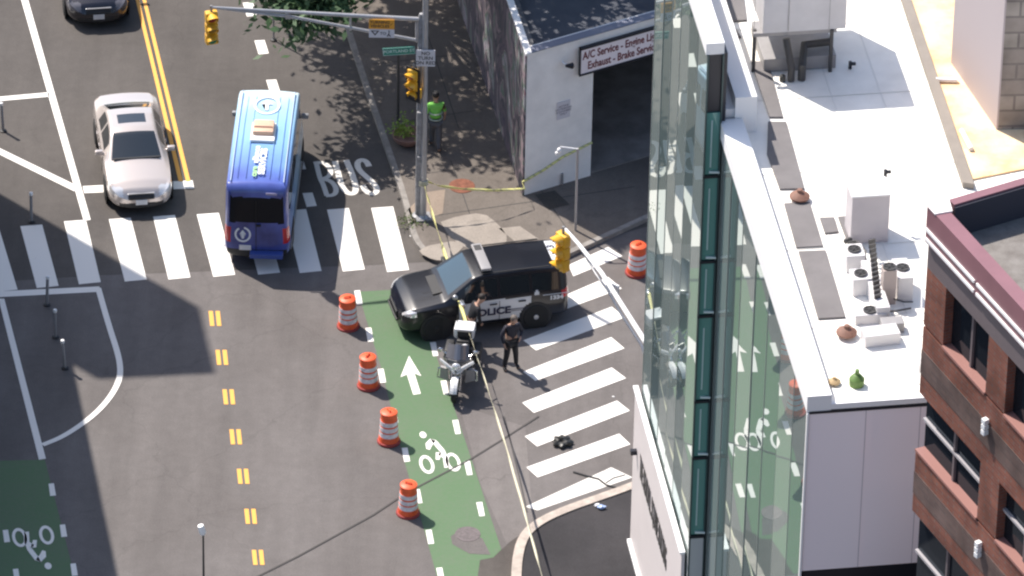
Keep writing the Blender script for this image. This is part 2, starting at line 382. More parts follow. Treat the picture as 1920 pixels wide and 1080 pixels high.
m_cope = mat('white coping', (.82, .81, .80), .5)
m_panel = bpy.data.materials.new('wall panel'); m_panel.use_nodes = True; glass_nodes(m_panel, (.90, .80, .81), (.95, .92, .95), 1.5, .10)

FA = R(99.0); fa = Vector((math.cos(FA), math.sin(FA), 0)); fb = Vector((math.sin(FA), -math.cos(FA), 0))   # along the facade (away), and into the building
HR = 20.0
SW = G(1518, 742, HR); SW.z = 0
def fp(px, py, off=0.0):
    """facade coordinates (distance along, height) of a pixel on the plane off metres in front of the main glass"""
    p = onplane(px, py, SW-fb*off, fb); d = p-SW
    return d.dot(fa), p.z
def W3(t, b_, z): return SW+fa*t+fb*b_+Vector((0, 0, z))
print('FASCIA', fp(1190, 750, .95), fp(1278, 1013, .95), fp(1182, 1010, .95), 'strip', fp(1327, 82, .5), fp(1281, 1010, .5), 'p1 NW', fp(1240, 0, .5), fp(1192, 780, .5), 'p2top', fp(1355, 195), 'strip right', fp(1360, 80), fp(1311, 1005))
gb = empty('glass_building', (SW.x, SW.y, 0), 0, 'tall green-glass building with white roof that mirrors the street in its panes', 'building')
def rel(o):   # keep world coordinates under the empty
    o.matrix_parent_inverse = Matrix.Translation(-o.parent.location); return o
t_s, h_s = fp(1327, 82, .42)                 # step between the two glass planes
t_n = fp(1240, 0, .42)[0]; t_n2 = fp(1192, 780, .42)[0]
t_top = t_s-.02
TN = (t_n+t_n2)/2
print('t_s', t_s, h_s, 'TN', TN)
OFF1 = .42
WID = 14.0
# hidden core that carries the panes
b = MB(); b.hexa([W3(0.02, .06, 0), W3(0.02, WID, 0), W3(TN, WID, 0), W3(TN, .06, 0)][::1]+[W3(0.02, .06, HR-.45), W3(0.02, WID, HR-.45), W3(TN, WID, HR-.45), W3(TN, .06, HR-.45)])
rel(b.build('wall', m_darkmetal, gb))
def pane(t0, t1, z0, z1, b0, name='glass_panel', m=None, tilt=0.0, roll=0.0):
    q = MB(); dt = (t1-t0)*tilt; dz = (z1-z0)*roll
    a = [W3(t0, b0, z0), W3(t1, b0+dt, z0), W3(t1, b0+dt+dz, z1), W3(t0, b0+dz, z1)]
    bk = [p+fb*.03 for p in a]
    q.hexa([a[0], bk[0], bk[1], a[1], a[3], bk[3], bk[2], a[2]]); return rel(q.build(name, m or m_glass, gb))
pw = 1.62
n2 = int(t_s/pw)+1
rr = random.Random(3)
for i in range(n2):
    t0 = i*pw; t1 = min(t_s-.05, (i+1)*pw)
    if t1-t0 < .3: continue
    pane(t0+.02, t1-.02, 3.6, HR-.42, 0.0, m=m_glassb if rr.random() < .35 else m_glass, tilt=rr.uniform(-.007, .007), roll=rr.uniform(-.0008, .0008))
    q = MB(); q.hexa([W3(t1-.03, -.004, 3.6), W3(t1-.03, .03, 3.6), W3(t1+.03, .03, 3.6), W3(t1+.03, -.004, 3.6), W3(t1-.03, -.004, HR-.42), W3(t1-.03, .03, HR-.42), W3(t1+.03, .03, HR-.42), W3(t1+.03, -.004, HR-.42)])
    rel(q.build('mullion', m_mull, gb))
H1 = h_s
n1 = int((TN-t_s)/1.35)+1; wd1 = (TN-t_s)/n1
print('n1', n1, wd1, n2)
b = MB(); b.hexa([W3(t_s+.03, -OFF1+.06, 0), W3(t_s+.03, .06, 0), W3(TN+.0, .06, 0), W3(TN, -OFF1+.06, 0), W3(t_s+.03, -OFF1+.06, H1-.3), W3(t_s+.03, .06, H1-.3), W3(TN, .06, H1-.3), W3(TN, -OFF1+.06, H1-.3)])
rel(b.build('wall', m_darkmetal, gb))
for i in range(n1):
    t0 = t_s+i*wd1; t1 = t0+wd1
    pane(t0+.02, t1-.02, 3.6, H1-.3, -OFF1, m=m_glassb if i in (1, 4) else m_glass, tilt=rr.uniform(-.007, .007), roll=rr.uniform(-.0008, .0008))
    q = MB(); q.hexa([W3(t1-.03, -OFF1-.004, 3.6), W3(t1-.03, -OFF1+.04, 3.6), W3(t1+.03, -OFF1+.04, 3.6), W3(t1+.03, -OFF1-.004, 3.6), W3(t1-.03, -OFF1-.004, H1-.3), W3(t1-.03, -OFF1+.04, H1-.3), W3(t1+.03, -OFF1+.04, H1-.3), W3(t1+.03, -OFF1-.004, H1-.3)])
    rel(q.build('mullion', m_mull, gb))
# south-facing return strip with framed panes
zs = [fp(1300, y, OFF1)[1] for y in (1005, 858, 752, 592, 490, 330)]+[fp(1323, 208, OFF1)[1]]
zs = [onplane(1300+(1005-y)*.045, y, W3(t_s, 0, 0), fa).z for y in (1005, 858, 752, 592, 490, 330, 208)]
print('zs', zs)
rightb = -.03
for z0, z1 in zip(zs[:-1], zs[1:]):
    q = MB(); e = .05
    q.hexa([W3(t_s-.01, -OFF1+.04, z0+e), W3(t_s-.01, rightb-.04, z0+e), W3(t_s+.03, rightb-.04, z0+e), W3(t_s+.03, -OFF1+.04, z0+e), W3(t_s-.01, -OFF1+.04, z1-e), W3(t_s-.01, rightb-.04, z1-e), W3(t_s+.03, rightb-.04, z1-e), W3(t_s+.03, -OFF1+.04, z1-e)])
    pn = rel(q.build('window', m_glass2, gb))
    q = MB()
    q.hexa([W3(t_s-.06, -OFF1, z0-.03), W3(t_s-.06, rightb, z0-.03), W3(t_s+.03, rightb, z0-.03), W3(t_s+.03, -OFF1, z0-.03), W3(t_s-.06, -OFF1, z0+.04), W3(t_s-.06, rightb, z0+.04), W3(t_s+.03, rightb, z0+.04), W3(t_s+.03, -OFF1, z0+.04)])
    o = rel(q.build('frame', m_darkmetal, gb))
    q = MB(); q.box(W3(t_s-.05, -OFF1+.26, z0+.13), (.24, .05, .04)); o = rel(q.build('window_ledge', mat('pale ledge', (.6, .68, .66), .3), gb))
    q = MB(); q.box(W3(t_s-.015, -OFF1+.17, (z0+z1)/2), (.035, .02, (z1-z0)*.72)); rel(q.build('blind_cord', mat('pale teal line', (.4, .52, .5), .3), gb))
q = MB()
for bb in (-OFF1+.02, rightb-.02):
    q.hexa([W3(t_s-.06, bb-.018, 3.6), W3(t_s-.06, bb+.018, 3.6), W3(t_s+.03, bb+.018, 3.6), W3(t_s+.03, bb-.018, 3.6), W3(t_s-.06, bb-.018, H1-.3), W3(t_s-.06, bb+.018, H1-.3), W3(t_s+.03, bb+.018, H1-.3), W3(t_s+.03, bb-.018, H1-.3)])
rel(q.build('frame', mat('teal frame', (.05, .08, .08), .4, .3), gb))
# roof slab, parapets
ROOFZ = HR-.40
se = (WID-.0)
b = MB(); b.hexa([W3(.02, .5, ROOFZ-.04), W3(.02, se, ROOFZ-.04), W3(TN, se, ROOFZ-.04), W3(TN, .5, ROOFZ-.04), W3(.02, .5, ROOFZ), W3(.02, se, ROOFZ), W3(TN, se, ROOFZ), W3(TN, .5, ROOFZ)])
roof = rel(b.build('roof', m_mem, gb))
def beam(name, t0, t1, b0, b1, z0, z1, m):
    q = MB(); q.hexa([W3(t0, b0, z0), W3(t0, b1, z0), W3(t1, b1, z0), W3(t1, b0, z0), W3(t0, b0, z1), W3(t0, b1, z1), W3(t1, b1, z1), W3(t1, b0, z1)]); return rel(q.build(name, m, gb))
t2 = fp(1355, 195)[0]
beam('wall', t_s-.05, t_s+.02, -OFF1, rightb, .1, zs[0]-.04, mat('grey strip base', (.42, .43, .43), .5))
beam('parapet', -.03, t2, -.05, .48, HR-.42, HR, m_cope)
beam('parapet', -.03, .10, .48, WID, HR-.38, HR-.24, m_cope)
beam('parapet', t2+.02, TN, .30, .80, HR-.42, HR+.55, m_cope)        # upper piece, set back
beam('wall', t2+.04, TN, .0, .30, HR-.42, HR-.1, m_darkmetal)
beam('parapet', t_s, TN, -OFF1-.03, .22-.25, H1-.3, H1, m_cope)
beam('parapet', t_s+.2, TN, .08, .30, HR-.1, HR+.2, m_cope)
# south wall: glossy pale panels over a dark base
zb = onplane(1600, 1062, W3(0, 0, 0), fa).z; print('south wall bottom z', zb)
for i, (b0, b1) in enumerate([(.0, 8.0)]):
    beam('wall_panel', -.03, .02, b0+.012, b1-.005, zb, HR-.46, m_panel)
for b_j, t_j in ((1.25, .006), (2.45, .006)): beam('panel_joint', -.034, -.02, b_j, b_j+.018, zb, HR-.46, mat('joint mauve grey', (.50, .45, .47), .6))  # thin vertical panel joints in a darker mauve grey
beam('wall_trim', -.06, .02, -.045, .0, 3.6, HR-.44, m_cope)
beam('wall_trim', -.05, .02, .0, 8, HR-.46, HR-.40, m_darkmetal)
# dark pavers along the west side
def roofpoly(name, pts, z, h, m, cat_parent=None):
    q = MB(); P = [G(*p, z) for p in pts]; q.prism([p.to_2d() for p in P], z, z+h); return rel(q.build(name, m, cat_parent or gb))
m_pav = mat('grey roof paver', (.155, .145, .145), .8, var=.12, scale=2)
RZ = ROOFZ
for pts in ([(1408, 118), (1440, 118), (1468, 222), (1443, 222)], [(1440, 231), (1474, 231), (1508, 356), (1462, 357), (1438, 290)],
            [(1470, 384), (1518, 382), (1543, 464), (1493, 467)], [(1497, 474), (1548, 472), (1585, 597), (1534, 600)],
            [(1352, -40), (1390, -40), (1400, 40), (1372, 42)], [(1361, 55), (1376, 53), (1390, 72), (1368, 74)],
            [(1537, 411), (1564, 410), (1572, 437), (1547, 440)], [(1571, 409), (1586, 408), (1590, 460)]):
    roofpoly('roof_paver', pts, RZ+.004, .05, m_pav)
for i_ in range(1, 9):
    beam('roof_seam', .12, TN-.1, .5+i_*1.15, .53+i_*1.15, RZ+.004, RZ+.012, mat('seam tape', (.80, .78, .73), .8))
for i_ in range(1, 6):
    beam('roof_seam', i_*3.1, i_*3.1+.03, .5, 9.5, RZ+.013, RZ+.018, MATS['seam tape'])
# grey flashing between this roof and the tan roof, tan roof
b = MB(); P = [G(x, y, RZ) for x, y in [(1668, -60), (1684, -60), (1826, 356), (1805, 353)]]; b.prism([p.to_2d() for p in P], RZ+.006, RZ+.16)
fl = rel(b.build('roof_flashing', mat('grey flashing', (.24, .21, .18), .7, var=.1, scale=2), gb))

# ---- canopy fascia with lettering
OF = .54
ta, za = fp(1190, 752, OF); tb_, zb_ = fp(1279, 1013, OF); tc_, zc_ = fp(1182, 1010, OF); 
FT = (za+zb_)/2; FB = fp(1181, 1008, OF)[1]
m_fas = mat('white fascia', (.66, .60, .585), .45, var=.04, scale=.8)
can = empty('sign_wall', W3(tb_, -OF, 0), 0, 'white panel wall with a long line of dark lettering, low on the glass facade', 'sign wall')
q = MB(); q.hexa([W3(tb_, -OF, FB), W3(tb_, -OFF1-.04, FB), W3(ta, -OFF1-.04, FB), W3(ta, -OF, FB), W3(tb_, -OF, FT), W3(tb_, -OFF1-.04, FT), W3(ta, -OFF1-.04, FT), W3(ta, -OF, FT)])
rel(q.build('panel', m_fas, can))
q = MB(); q.hexa([W3(tb_-.03, -OF-.05, FT), W3(tb_-.03, -OFF1-.04, FT), W3(ta+.03, -OFF1-.04, FT), W3(ta+.03, -OF-.05, FT), W3(tb_-.03, -OF-.05, FT+.06), W3(tb_-.03, -OFF1-.04, FT+.06), W3(ta+.03, -OFF1-.04, FT+.06), W3(ta+.03, -OF-.05, FT+.06)])
rel(q.build('coping', m_cope, can))
q = MB(); q.hexa([W3(tb_-.02, -OF-.08, FB-.10), W3(tb_-.02, -OFF1-.04, FB-.10), W3(ta, -OFF1-.04, FB-.10), W3(ta, -OF-.08, FB-.10), W3(tb_-.02, -OF-.08, FB), W3(tb_-.02, -OFF1-.04, FB), W3(ta, -OFF1-.04, FB), W3(ta, -OF-.08, FB)])
rel(q.build('bottom_trim', m_cope, can))
ti, zi = fp(1200, 882, OF); tj, zj = fp(1250, 1058, OF)
print('fascia', ta, tb_, FT, FB, 'txt', ti, zi, tj, zj)
m_ink = mat('dark lettering', (.05, .045, .045), .5)
txt_len = ti-tj
M4 = frame(W3((ti+tj)/2, -OF-.008, (zi+zj)/2+.1), -fa, (0, 0, 1))
o = text('lettering', 'THE KENDALL SQUARE BUILDING', 1.0, m_ink, can, Matrix.Identity(4), .004, .012)
wdt = max(v.co.x for v in o.data.vertices)-min(v.co.x for v in o.data.vertices)
o.data.transform(M4 @ Matrix.Diagonal((txt_len/wdt, .95, 1, 1))); rel(o)
tk, zk = fp(1203, 1045, OF)
text('lettering', 'A', .9, m_ink, can, frame(W3(tk, -OF-.008, zk), -fa, (0, 0, 1)), .004, .02); rel(can.children[-1])
tl, zl = fp(1194, 847, OF); q = MB(); q.box(W3(tl, -OF-.06, zl), (.12, .2, .12), FA); rel(q.build('wall_light', m_darkmetal, can))
# ground floor front under the glass
beam('wall', .0, TN, -.02, .3, .1, 3.58, mat('grey base wall', (.32, .33, .33), .5, var=.1))

# ---- penthouse and plant on the white roof
def roofbox(root, name, px, py, sx, sy, h, m, rz=0.0, z=None, bevel=.01, dz=0.0):
    z = RZ if z is None else z
    p = G(px, py, z); q = MB(); q.box((p.x, p.y, z+dz+h/2), (sx, sy, h), FA-math.pi/2+rz, bevel); o = q.build(name, m, root); o.matrix_parent_inverse = Matrix.Translation(-root.location); return o
m_unit = mat('white plant metal', (.62, .60, .60), .45, var=.06, scale=2)
m_grey = mat('grey plant metal', (.30, .29, .29), .5, .2, var=.1)
m_duct = mat('dark duct', (.07, .068, .068), .5, .3)
p = G(1480, 70, RZ)
hv = empty('rooftop_air_unit', (p.x, p.y, RZ), 0, 'large white rooftop air handling unit with panel joints, raised above its dark ducts', 'air handler')
roofbox(hv, 'housing', 1487, 86, 1.95, 2.4, 1.9, m_unit, dz=1.15)
for x in (1410, 1474, 1550): roofbox(hv, 'panel_joint', x, 140, .014, .02, 1.8, m_grey, dz=1.2)
for x in (1412, 1556): roofbox(hv, 'leg', x, 134, .08, .08, 1.15, m_duct)
roofbox(hv, 'base_rail', 1487, 136, 1.95, .10, .10, m_grey, dz=1.06)
roofbox(hv, 'curb', 1487, 96, 1.7, 1.7, .35, m_grey, dz=.01)
p = G(1500, 125, RZ)
q = MB(); a = G(1474, 72, RZ+1.0); c2 = G(1484, 128, RZ+.35); d2 = G(1504, 126, RZ+.35); e2 = G(1508, 84, RZ+.5); f2 = G(1556, 78, RZ+.5)
q.tube([a, c2, c2-Vector((0, 0, .33))], .085, 10); q.tube([f2, e2, d2, d2-Vector((0, 0, .33))], .095, 10)
tag(q.build('roof_duct', m_duct), 'dark bent ducts below the big white rooftop air unit', 'duct')
def vent(px, py, m, label, s=1.0, bottle=False):
    p = G(px, py, RZ); q = MB()
    if bottle: q.lathe([(.17*s, 0), (.18*s, .18*s), (.10*s, .28*s), (.05*s, .3*s), (.05*s, .42*s), (.01, .43*s)], p, seg=18)
    else: q.lathe([(.09*s, 0), (.09*s, .10*s), (.23*s, .09*s), (.235*s, .13*s), (.15*s, .20*s), (.07*s, .23*s), (.06*s, .30*s), (.01, .31*s)], p, seg=18)
    return tag(q.build('roof_vent', m, smooth=True), label, 'roof vent')
m_brown = mat('brown vent', (.20, .10, .07), .7, var=.2, scale=9)
vent(1499, 376, m_brown, 'brown mushroom roof vent between two grey roof panels'); vent(1587, 631, m_brown, 'brown mushroom roof vent on bare white roof below the lowest grey panel')
vent(1564, 720, mat('tan vent', (.42, .30, .16), .7), 'small tan roof vent near the roof corner, left of the green one', .6); vent(1606, 722, mat('green vent', (.10, .18, .04), .6, var=.2), 'green bottle-shaped roof vent near the south roof edge', .95, True)
for (x, y, lab) in [(1467, 152, 'short dark roof drain cap at the edge of the shade'), (1504, 150, 'dark roof drain cap inside the shade beside the ducts')]:
    p = G(x, y, RZ); q = MB(); q.lathe([(.07, 0), (.07, .14), (.04, .17), (.01, .17)], p, seg=12); tag(q.build('roof_drain', mat('cap dark', (.05, .05, .045), .5)), lab, 'roof drain')
for (x, y, z, lab) in [(1594, 122, RZ+.1, 'small black roof lamp on the bare white roof below the tan roof edge'), (1660, 325, RZ+1.3, 'small black lamp on top corner of grey-white cabinet')]:
    p = G(x, y, z); q = MB(); q.box(p, (.07, .07, .2), .3, .01); q.box(p+Vector((.07, 0, .04)), (.12, .06, .07), .1, .01); tag(q.build('roof_lamp', m_darkmetal), lab, 'lamp')
# cabinet and equipment cluster
p = G(1622, 440, RZ); cb = empty('roof_cabinet', p, 0, 'tall pale grey-white rooftop cabinet with flat front', 'cabinet')
roofbox(cb, 'housing', 1624, 440, .86, .7, 1.25, mat('pale pink-grey metal', (.50, .46, .47), .5, var=.04))
roofbox(cb, 'lid', 1624, 440, .90, .74, .04, m_cope, dz=1.25)
cl = empty('roof_condenser_bank', G(1640, 570, RZ), 0, 'cluster of white condensers, finned coil and pipes on the roof', 'condensers')
roofbox(cl, 'condenser', 1600, 500, .42, .5, .45, m_unit); roofbox(cl, 'condenser', 1612, 545, .42, .45, .45, m_unit, .05); roofbox(cl, 'condenser', 1630, 600, .7, .35, .25, m_unit); roofbox(cl, 'condenser', 1650, 640, .8, .4, .3, m_unit, .08)
roofbox(cl, 'coil', 1640, 560, .30, 1.9, .40, m_unit)
for k in range(13): roofbox(cl, 'coil_fin', 1633+k*.9, 484+k*8.6, .16, .045, .10, m_duct, .4, dz=.40, bevel=0)
roofbox(cl, 'control_box', 1664, 565, .30, .28, .9, mat('tan box', (.42, .35, .32), .6)); roofbox(cl, 'condenser', 1690, 545, .35, .8, .6, m_unit); roofbox(cl, 'condenser', 1672, 618, .5, .3, .25, m_grey)
for (x, y, hh_) in ((1600, 500, .46), (1612, 545, .46), (1690, 545, .61), (1630, 600, .26), (1664, 565, .91)):
    p_ = G(x, y, RZ); q = MB(); q.lathe([(.15, 0), (.15, .03), (.12, .03), (.11, .01), (.01, .01)], p_+Vector((0, 0, hh_)), seg=18)
    for a_ in range(3): q.box(p_+Vector((0, 0, hh_+.03)), (.28, .02, .012), a_*1.047)
    o = q.build('fan_grille', m_duct, cl); o.matrix_parent_inverse = Matrix.Translation(-cl.location)
q = MB()
q.tube([G(1652, 575, RZ+.3), G(1655, 585, RZ+.08), G(1680, 583, RZ+.08), G(1708, 578, RZ+.08)], .022, 6); q.tube([G(1675, 560, RZ+.15), G(1695, 566, RZ+.1), G(1712, 566, RZ+.1)], .018, 6); q.tube([G(1590, 455, RZ+.2), G(1606, 452, RZ+.25), G(1622, 470, RZ+.4), G(1622, 490, RZ+.3)], .03, 6)
o = q.build('pipe', m_duct, cl); o.matrix_parent_inverse = Matrix.Translation(-cl.location)
q = MB(); 
for (x, y) in [(1586, 452), (1594, 449), (1603, 455)]: q.ell(G(x, y, RZ+.12), (.06, .06, .07), 8)
tag(q.build('valve_cluster', m_duct), 'black valves at the foot of the pale cabinet', 'valves')
q = MB(); a = G(1722, 720, RZ); c2 = G(1728, 540, RZ); q.tube([a+Vector((0, 0, .5)), c2+Vector((0, 0, .5))], .015, 6)
for t in (0, .25, .5, .75, 1): q.tube([a.lerp(c2, t), a.lerp(c2, t)+Vector((0, 0, .5))], .015, 6)
tag(q.build('roof_rail', m_unit), 'thin white railing along the roof edge beside the brick building', 'railing')

# ---- tan roof and block penthouse to the north-east
OZ = RZ-.25
m_tan = mat('tan roof gravel', (.95, .80, .55), .9, col2=(.74, .40, .16), scale=.9, bump=.4, bscale=18)
tanb = empty('tan_roof_building', G(1850, 150, 0), 0, 'building with a tan gravel roof behind the white roof', 'building')
P = [G(x, y, OZ) for x, y in [(1660, -90), (1823, 356), (2100, 300), (2100, -90)]]
# its walls stand east of the flashing
q = MB(); q.prism([p_.to_2d() for p_ in P], 0, OZ); o = q.build('wall', mat('tan brick wall', (.35, .25, .18), .8, var=.2), tanb); o.matrix_parent_inverse = Matrix.Translation(-tanb.location)
q = MB(); q.prism([p_.to_2d() for p_ in P], OZ+.26, OZ+.30); o = q.build('roof', m_tan, tanb); o.matrix_parent_inverse = Matrix.Translation(-tanb.location)
m_block = bpy.data.materials.new('concrete block'); m_block.use_nodes = True
def brick_nodes(M, c1, c2, mortar, sw, sh, ms, rough=.85, swap=True):
    n = M.node_tree; b = n.nodes['Principled BSDF']; L = n.links.new; b.inputs['Roughness'].default_value = rough; b.inputs['Specular IOR Level'].default_value = .2
    tc = n.nodes.new('ShaderNodeTexCoord'); sp = n.nodes.new('ShaderNodeSeparateXYZ'); cb_ = n.nodes.new('ShaderNodeCombineXYZ'); L(tc.outputs['Object'], sp.inputs[0])
    ad = n.nodes.new('ShaderNodeMath'); ad.operation = 'ADD'; L(sp.outputs[0], ad.inputs[0]); L(sp.outputs[1], ad.inputs[1]); L(ad.outputs[0], cb_.inputs[0]); L(sp.outputs[2], cb_.inputs[1])
    bt = n.nodes.new('ShaderNodeTexBrick'); L(cb_.outputs[0], bt.inputs[0]); bt.inputs['Scale'].default_value = 1; bt.inputs['Brick Width'].default_value = sw; bt.inputs['Row Height'].default_value = sh; bt.inputs['Mortar Size'].default_value = ms
    bt.inputs[1].default_value = (*c1, 1); bt.inputs[2].default_value = (*c2, 1); bt.inputs[3].default_value = (*mortar, 1)
    nz = n.nodes.new('ShaderNodeTexNoise'); nz.inputs['Scale'].default_value = 1.2; nz.inputs['Detail'].default_value = 6; L(tc.outputs['Object'], nz.inputs[0])
    mr = n.nodes.new('ShaderNodeMapRange'); mr.inputs[1].default_value = .3; mr.inputs[2].default_value = .7; mr.inputs[3].default_value = .62; mr.inputs[4].default_value = 1.3; L(nz.outputs[0], mr.inputs[0])
    vm = n.nodes.new('ShaderNodeVectorMath'); vm.operation = 'SCALE'; L(bt.outputs[0], vm.inputs[0]); L(mr.outputs[0], vm.inputs['Scale']); L(vm.outputs[0], b.inputs['Base Color'])
brick_nodes(m_block, (.24, .21, .19), (.30, .27, .24), (.17, .15, .14), .8, .42, .03)
c = G(1869, 243, OZ+.3)
ph = empty('block_penthouse', c, 0, 'grey concrete-block penthouse standing on the tan roof', 'penthouse')
e1 = Vector((math.cos(R(4)), math.sin(R(4)), 0)); e2 = Vector((math.cos(R(108)), math.sin(R(108)), 0))
q = MB(); q.hexa([c, c+e1*5, c+e1*5+e2*3, c+e2*3]+[v+Vector((0, 0, 4.5)) for v in (c, c+e1*5, c+e1*5+e2*3, c+e2*3)]); o = q.build('wall', m_block, ph); o.matrix_parent_inverse = Matrix.Translation(-c)
q = MB(); n_ = Vector((e2.y, -e2.x, 0))*-.012; q.hexa([c+n_*0+v for v in (n_, e1*.03, e2*3+e1*.03, e2*3+n_)]+[c+v+Vector((0, 0, 4.5)) for v in (n_, e1*.03, e2*3+e1*.03, e2*3+n_)]); o = q.build('sunlit_side', mat('mauve sunlit side', (.40, .35, .36), .6), ph); o.matrix_parent_inverse = Matrix.Translation(-c)  # paler mauve sheet puts the west side's sunlit tone into the colour
pc = G(1860, 30, OZ+2.2); q = MB(); q.tube([pc+Vector((0, -.1, 1)), pc+Vector((0, -.1, .2)), pc+Vector((.08, -.12, 0))], .02, 6); q.box(pc+Vector((.0, -.12, 0)), (.08, .08, .22), 0, .01); tag(q.build('wall_conduit', m_grey), 'grey conduit and box on the side of the block penthouse', 'conduit')
for (x, y, l, lab) in [(1775, 150, .5, 'short pale pipe lying across the tan roof'), (1812, 262, .8, 'longer pale pipe running down the tan roof')]:
    p = G(x, y, OZ+.36); d = Vector((1, 0, 0)) if l < .6 else Vector((.25, -1, 0)).normalized(); q = MB(); q.tube([p-d*l/2, p+d*l/2], .06, 10); tag(q.build('roof_pipe', m_cope, smooth=True), lab, 'pipe')

# ---- red brick building, lower right
BH = 26.5
bc = G(1745, 385, BH); bc.z = 0
east = G(1925, 332, BH)-G(1745, 385, BH); east.z = 0; east.normalize()
south = G(1925, 582, BH)-G(1748, 390, BH); south.z = 0; south.normalize()
nb = Vector((south.y, -south.x, 0))
if nb.dot(Vector((-1, -.3, 0))) < 0: nb = -nb           # outward normal of the visible face
print('brick dirs', east, south, nb, bc)
m_brick = bpy.data.materials.new('red brick'); m_brick.use_nodes = True; brick_nodes(m_brick, (.225, .080, .052), (.17, .062, .045), (.16, .10, .085), .24, .08, .012)
m_brick2 = bpy.data.materials.new('brown brick'); m_brick2.use_nodes = True; brick_nodes(m_brick2, (.13, .085, .075), (.10, .07, .065), (.12, .09, .08), .24, .08, .012)
m_maroon = mat('maroon coping', (.23, .11, .125), .4, var=.08, scale=1.5)
m_bgrey = mat('brown-grey panel', (.135, .11, .115), .5, var=.08, scale=1.2)
m_bwin = bpy.data.materials.new('dark window'); m_bwin.use_nodes = True; glass_nodes(m_bwin, (.012, .014, .018), (.6, .7, .8), 1.35, .02)
bb = empty('brick_building', bc, 0, 'red brick building with maroon parapet at the right edge', 'building')
def B3(s, n, z): return bc+south*s+nb*n+Vector((0, 0, z))
def bbeam(name, s0, s1, n0, n1, z0, z1, m, par=None):
    q = MB(); q.hexa([B3(s0, n0, z0), B3(s1, n0, z0), B3(s1, n1, z0), B3(s0, n1, z0), B3(s0, n0, z1), B3(s1, n0, z1), B3(s1, n1, z1), B3(s0, n1, z1)]); o = q.build(name, m, par or bb)
    o.matrix_parent_inverse = Matrix.Translation(-bc); return o
def bq(px, py, n=0):
    p = onplane(px, py, bc+nb*n, nb); return (p-bc).dot(south), p.z
LB = 9.0
q = MB(); P = [bc+south*.02-nb*.3, bc+south*LB-nb*.3, bc+south*LB+east*8, bc+east*8+south*.0]
P = [bc-nb*.30+east*.02, bc-nb*.30+south*LB, bc+south*LB+east*9, bc+east*9]
q.prism([p.to_2d() for p in P], 0, BH-.9); o = q.build('wall', m_bgrey, bb); o.matrix_parent_inverse = Matrix.Translation(-bc)
q = MB(); q.prism([p.to_2d() for p in P], BH-.88, BH-.8); o = q.build('roof', mat('grey roof gravel', (.13, .115, .105), .9, col2=(.24, .225, .21), scale=2.2, bump=.5, bscale=20), bb); o.matrix_parent_inverse = Matrix.Translation(-bc)
# parapet ring (west and north side)
bbeam('parapet', -.02, LB, -.26, .07, BH-.9, BH, m_maroon)
bbeam('parapet_shade', .3, LB, -.30, -.262, BH-.79, BH-.06, mat('painted shade', (.03, .03, .045), .8))  # near-black sheet paints the shade on the parapet's inner face
q = MB(); v0 = bc-nb*.0; w_ = Vector((-east.y, east.x, 0)); 
a0 = [bc+east*.45+w_*.02, bc+east*9+w_*.02, bc+east*9-w_*.20, bc+east*.45-w_*.20]
a1 = [bc+east*.45-w_*.202, bc+east*9-w_*.202, bc+east*9-w_*.26, bc+east*.45-w_*.26]
q2 = MB(); q2.hexa([v+Vector((0, 0, BH-.79)) for v in a1][::-1]+[v+Vector((0, 0, BH-.05)) for v in a1][::-1]); o = q2.build('parapet_shade', MATS['painted shade'], bb); o.matrix_parent_inverse = Matrix.Translation(-bc)  # same painted shade along the inside of the north parapet
q.hexa([v+Vector((0, 0, BH-.9)) for v in a0][::-1]+[v+Vector((0, 0, BH-.002)) for v in a0][::-1]); o = q.build('parapet', m_maroon, bb); o.matrix_parent_inverse = Matrix.Translation(-bc)
q = MB(); a0 = [bc+nb*.09-south*.04, bc+nb*.09+south*.36, bc-nb*.30+south*.40, bc+east*.46+w_*.03]
q.hexa([v+Vector((0, 0, BH-.002)) for v in a0]+[v+Vector((0, 0, BH+.03)) for v in a0]); o = q.build('corner_cap', mat('pink cap', (.80, .72, .70), .5), bb); o.matrix_parent_inverse = Matrix.Translation(-bc)
# bands on the face: heights read at the corner edge
zt = {k: bq(1744-(y-380)*.055, y)[1] for k, y in dict(a=425, b=433, c=443, d=452, e=590, f=660, g=740, h=830, i=915, j=1075).items()}
print('zt', zt)
def band(z0, z1, m, n1=.0, name='wall'): return bbeam(name, 0, LB, -.30, n1, z0, z1, m)
band(zt['c']+.02, BH-.9, m_bgrey, .04)                       # below the parapet
for k in ('a', 'c'): bbeam('trim_rail', .0, 2.15, .04, .10, zt[k]-.05, zt[k]+.02, m_cope); bbeam('trim_rail', 2.25, LB, .04, .10, zt[k]-.05, zt[k]+.02, m_cope)
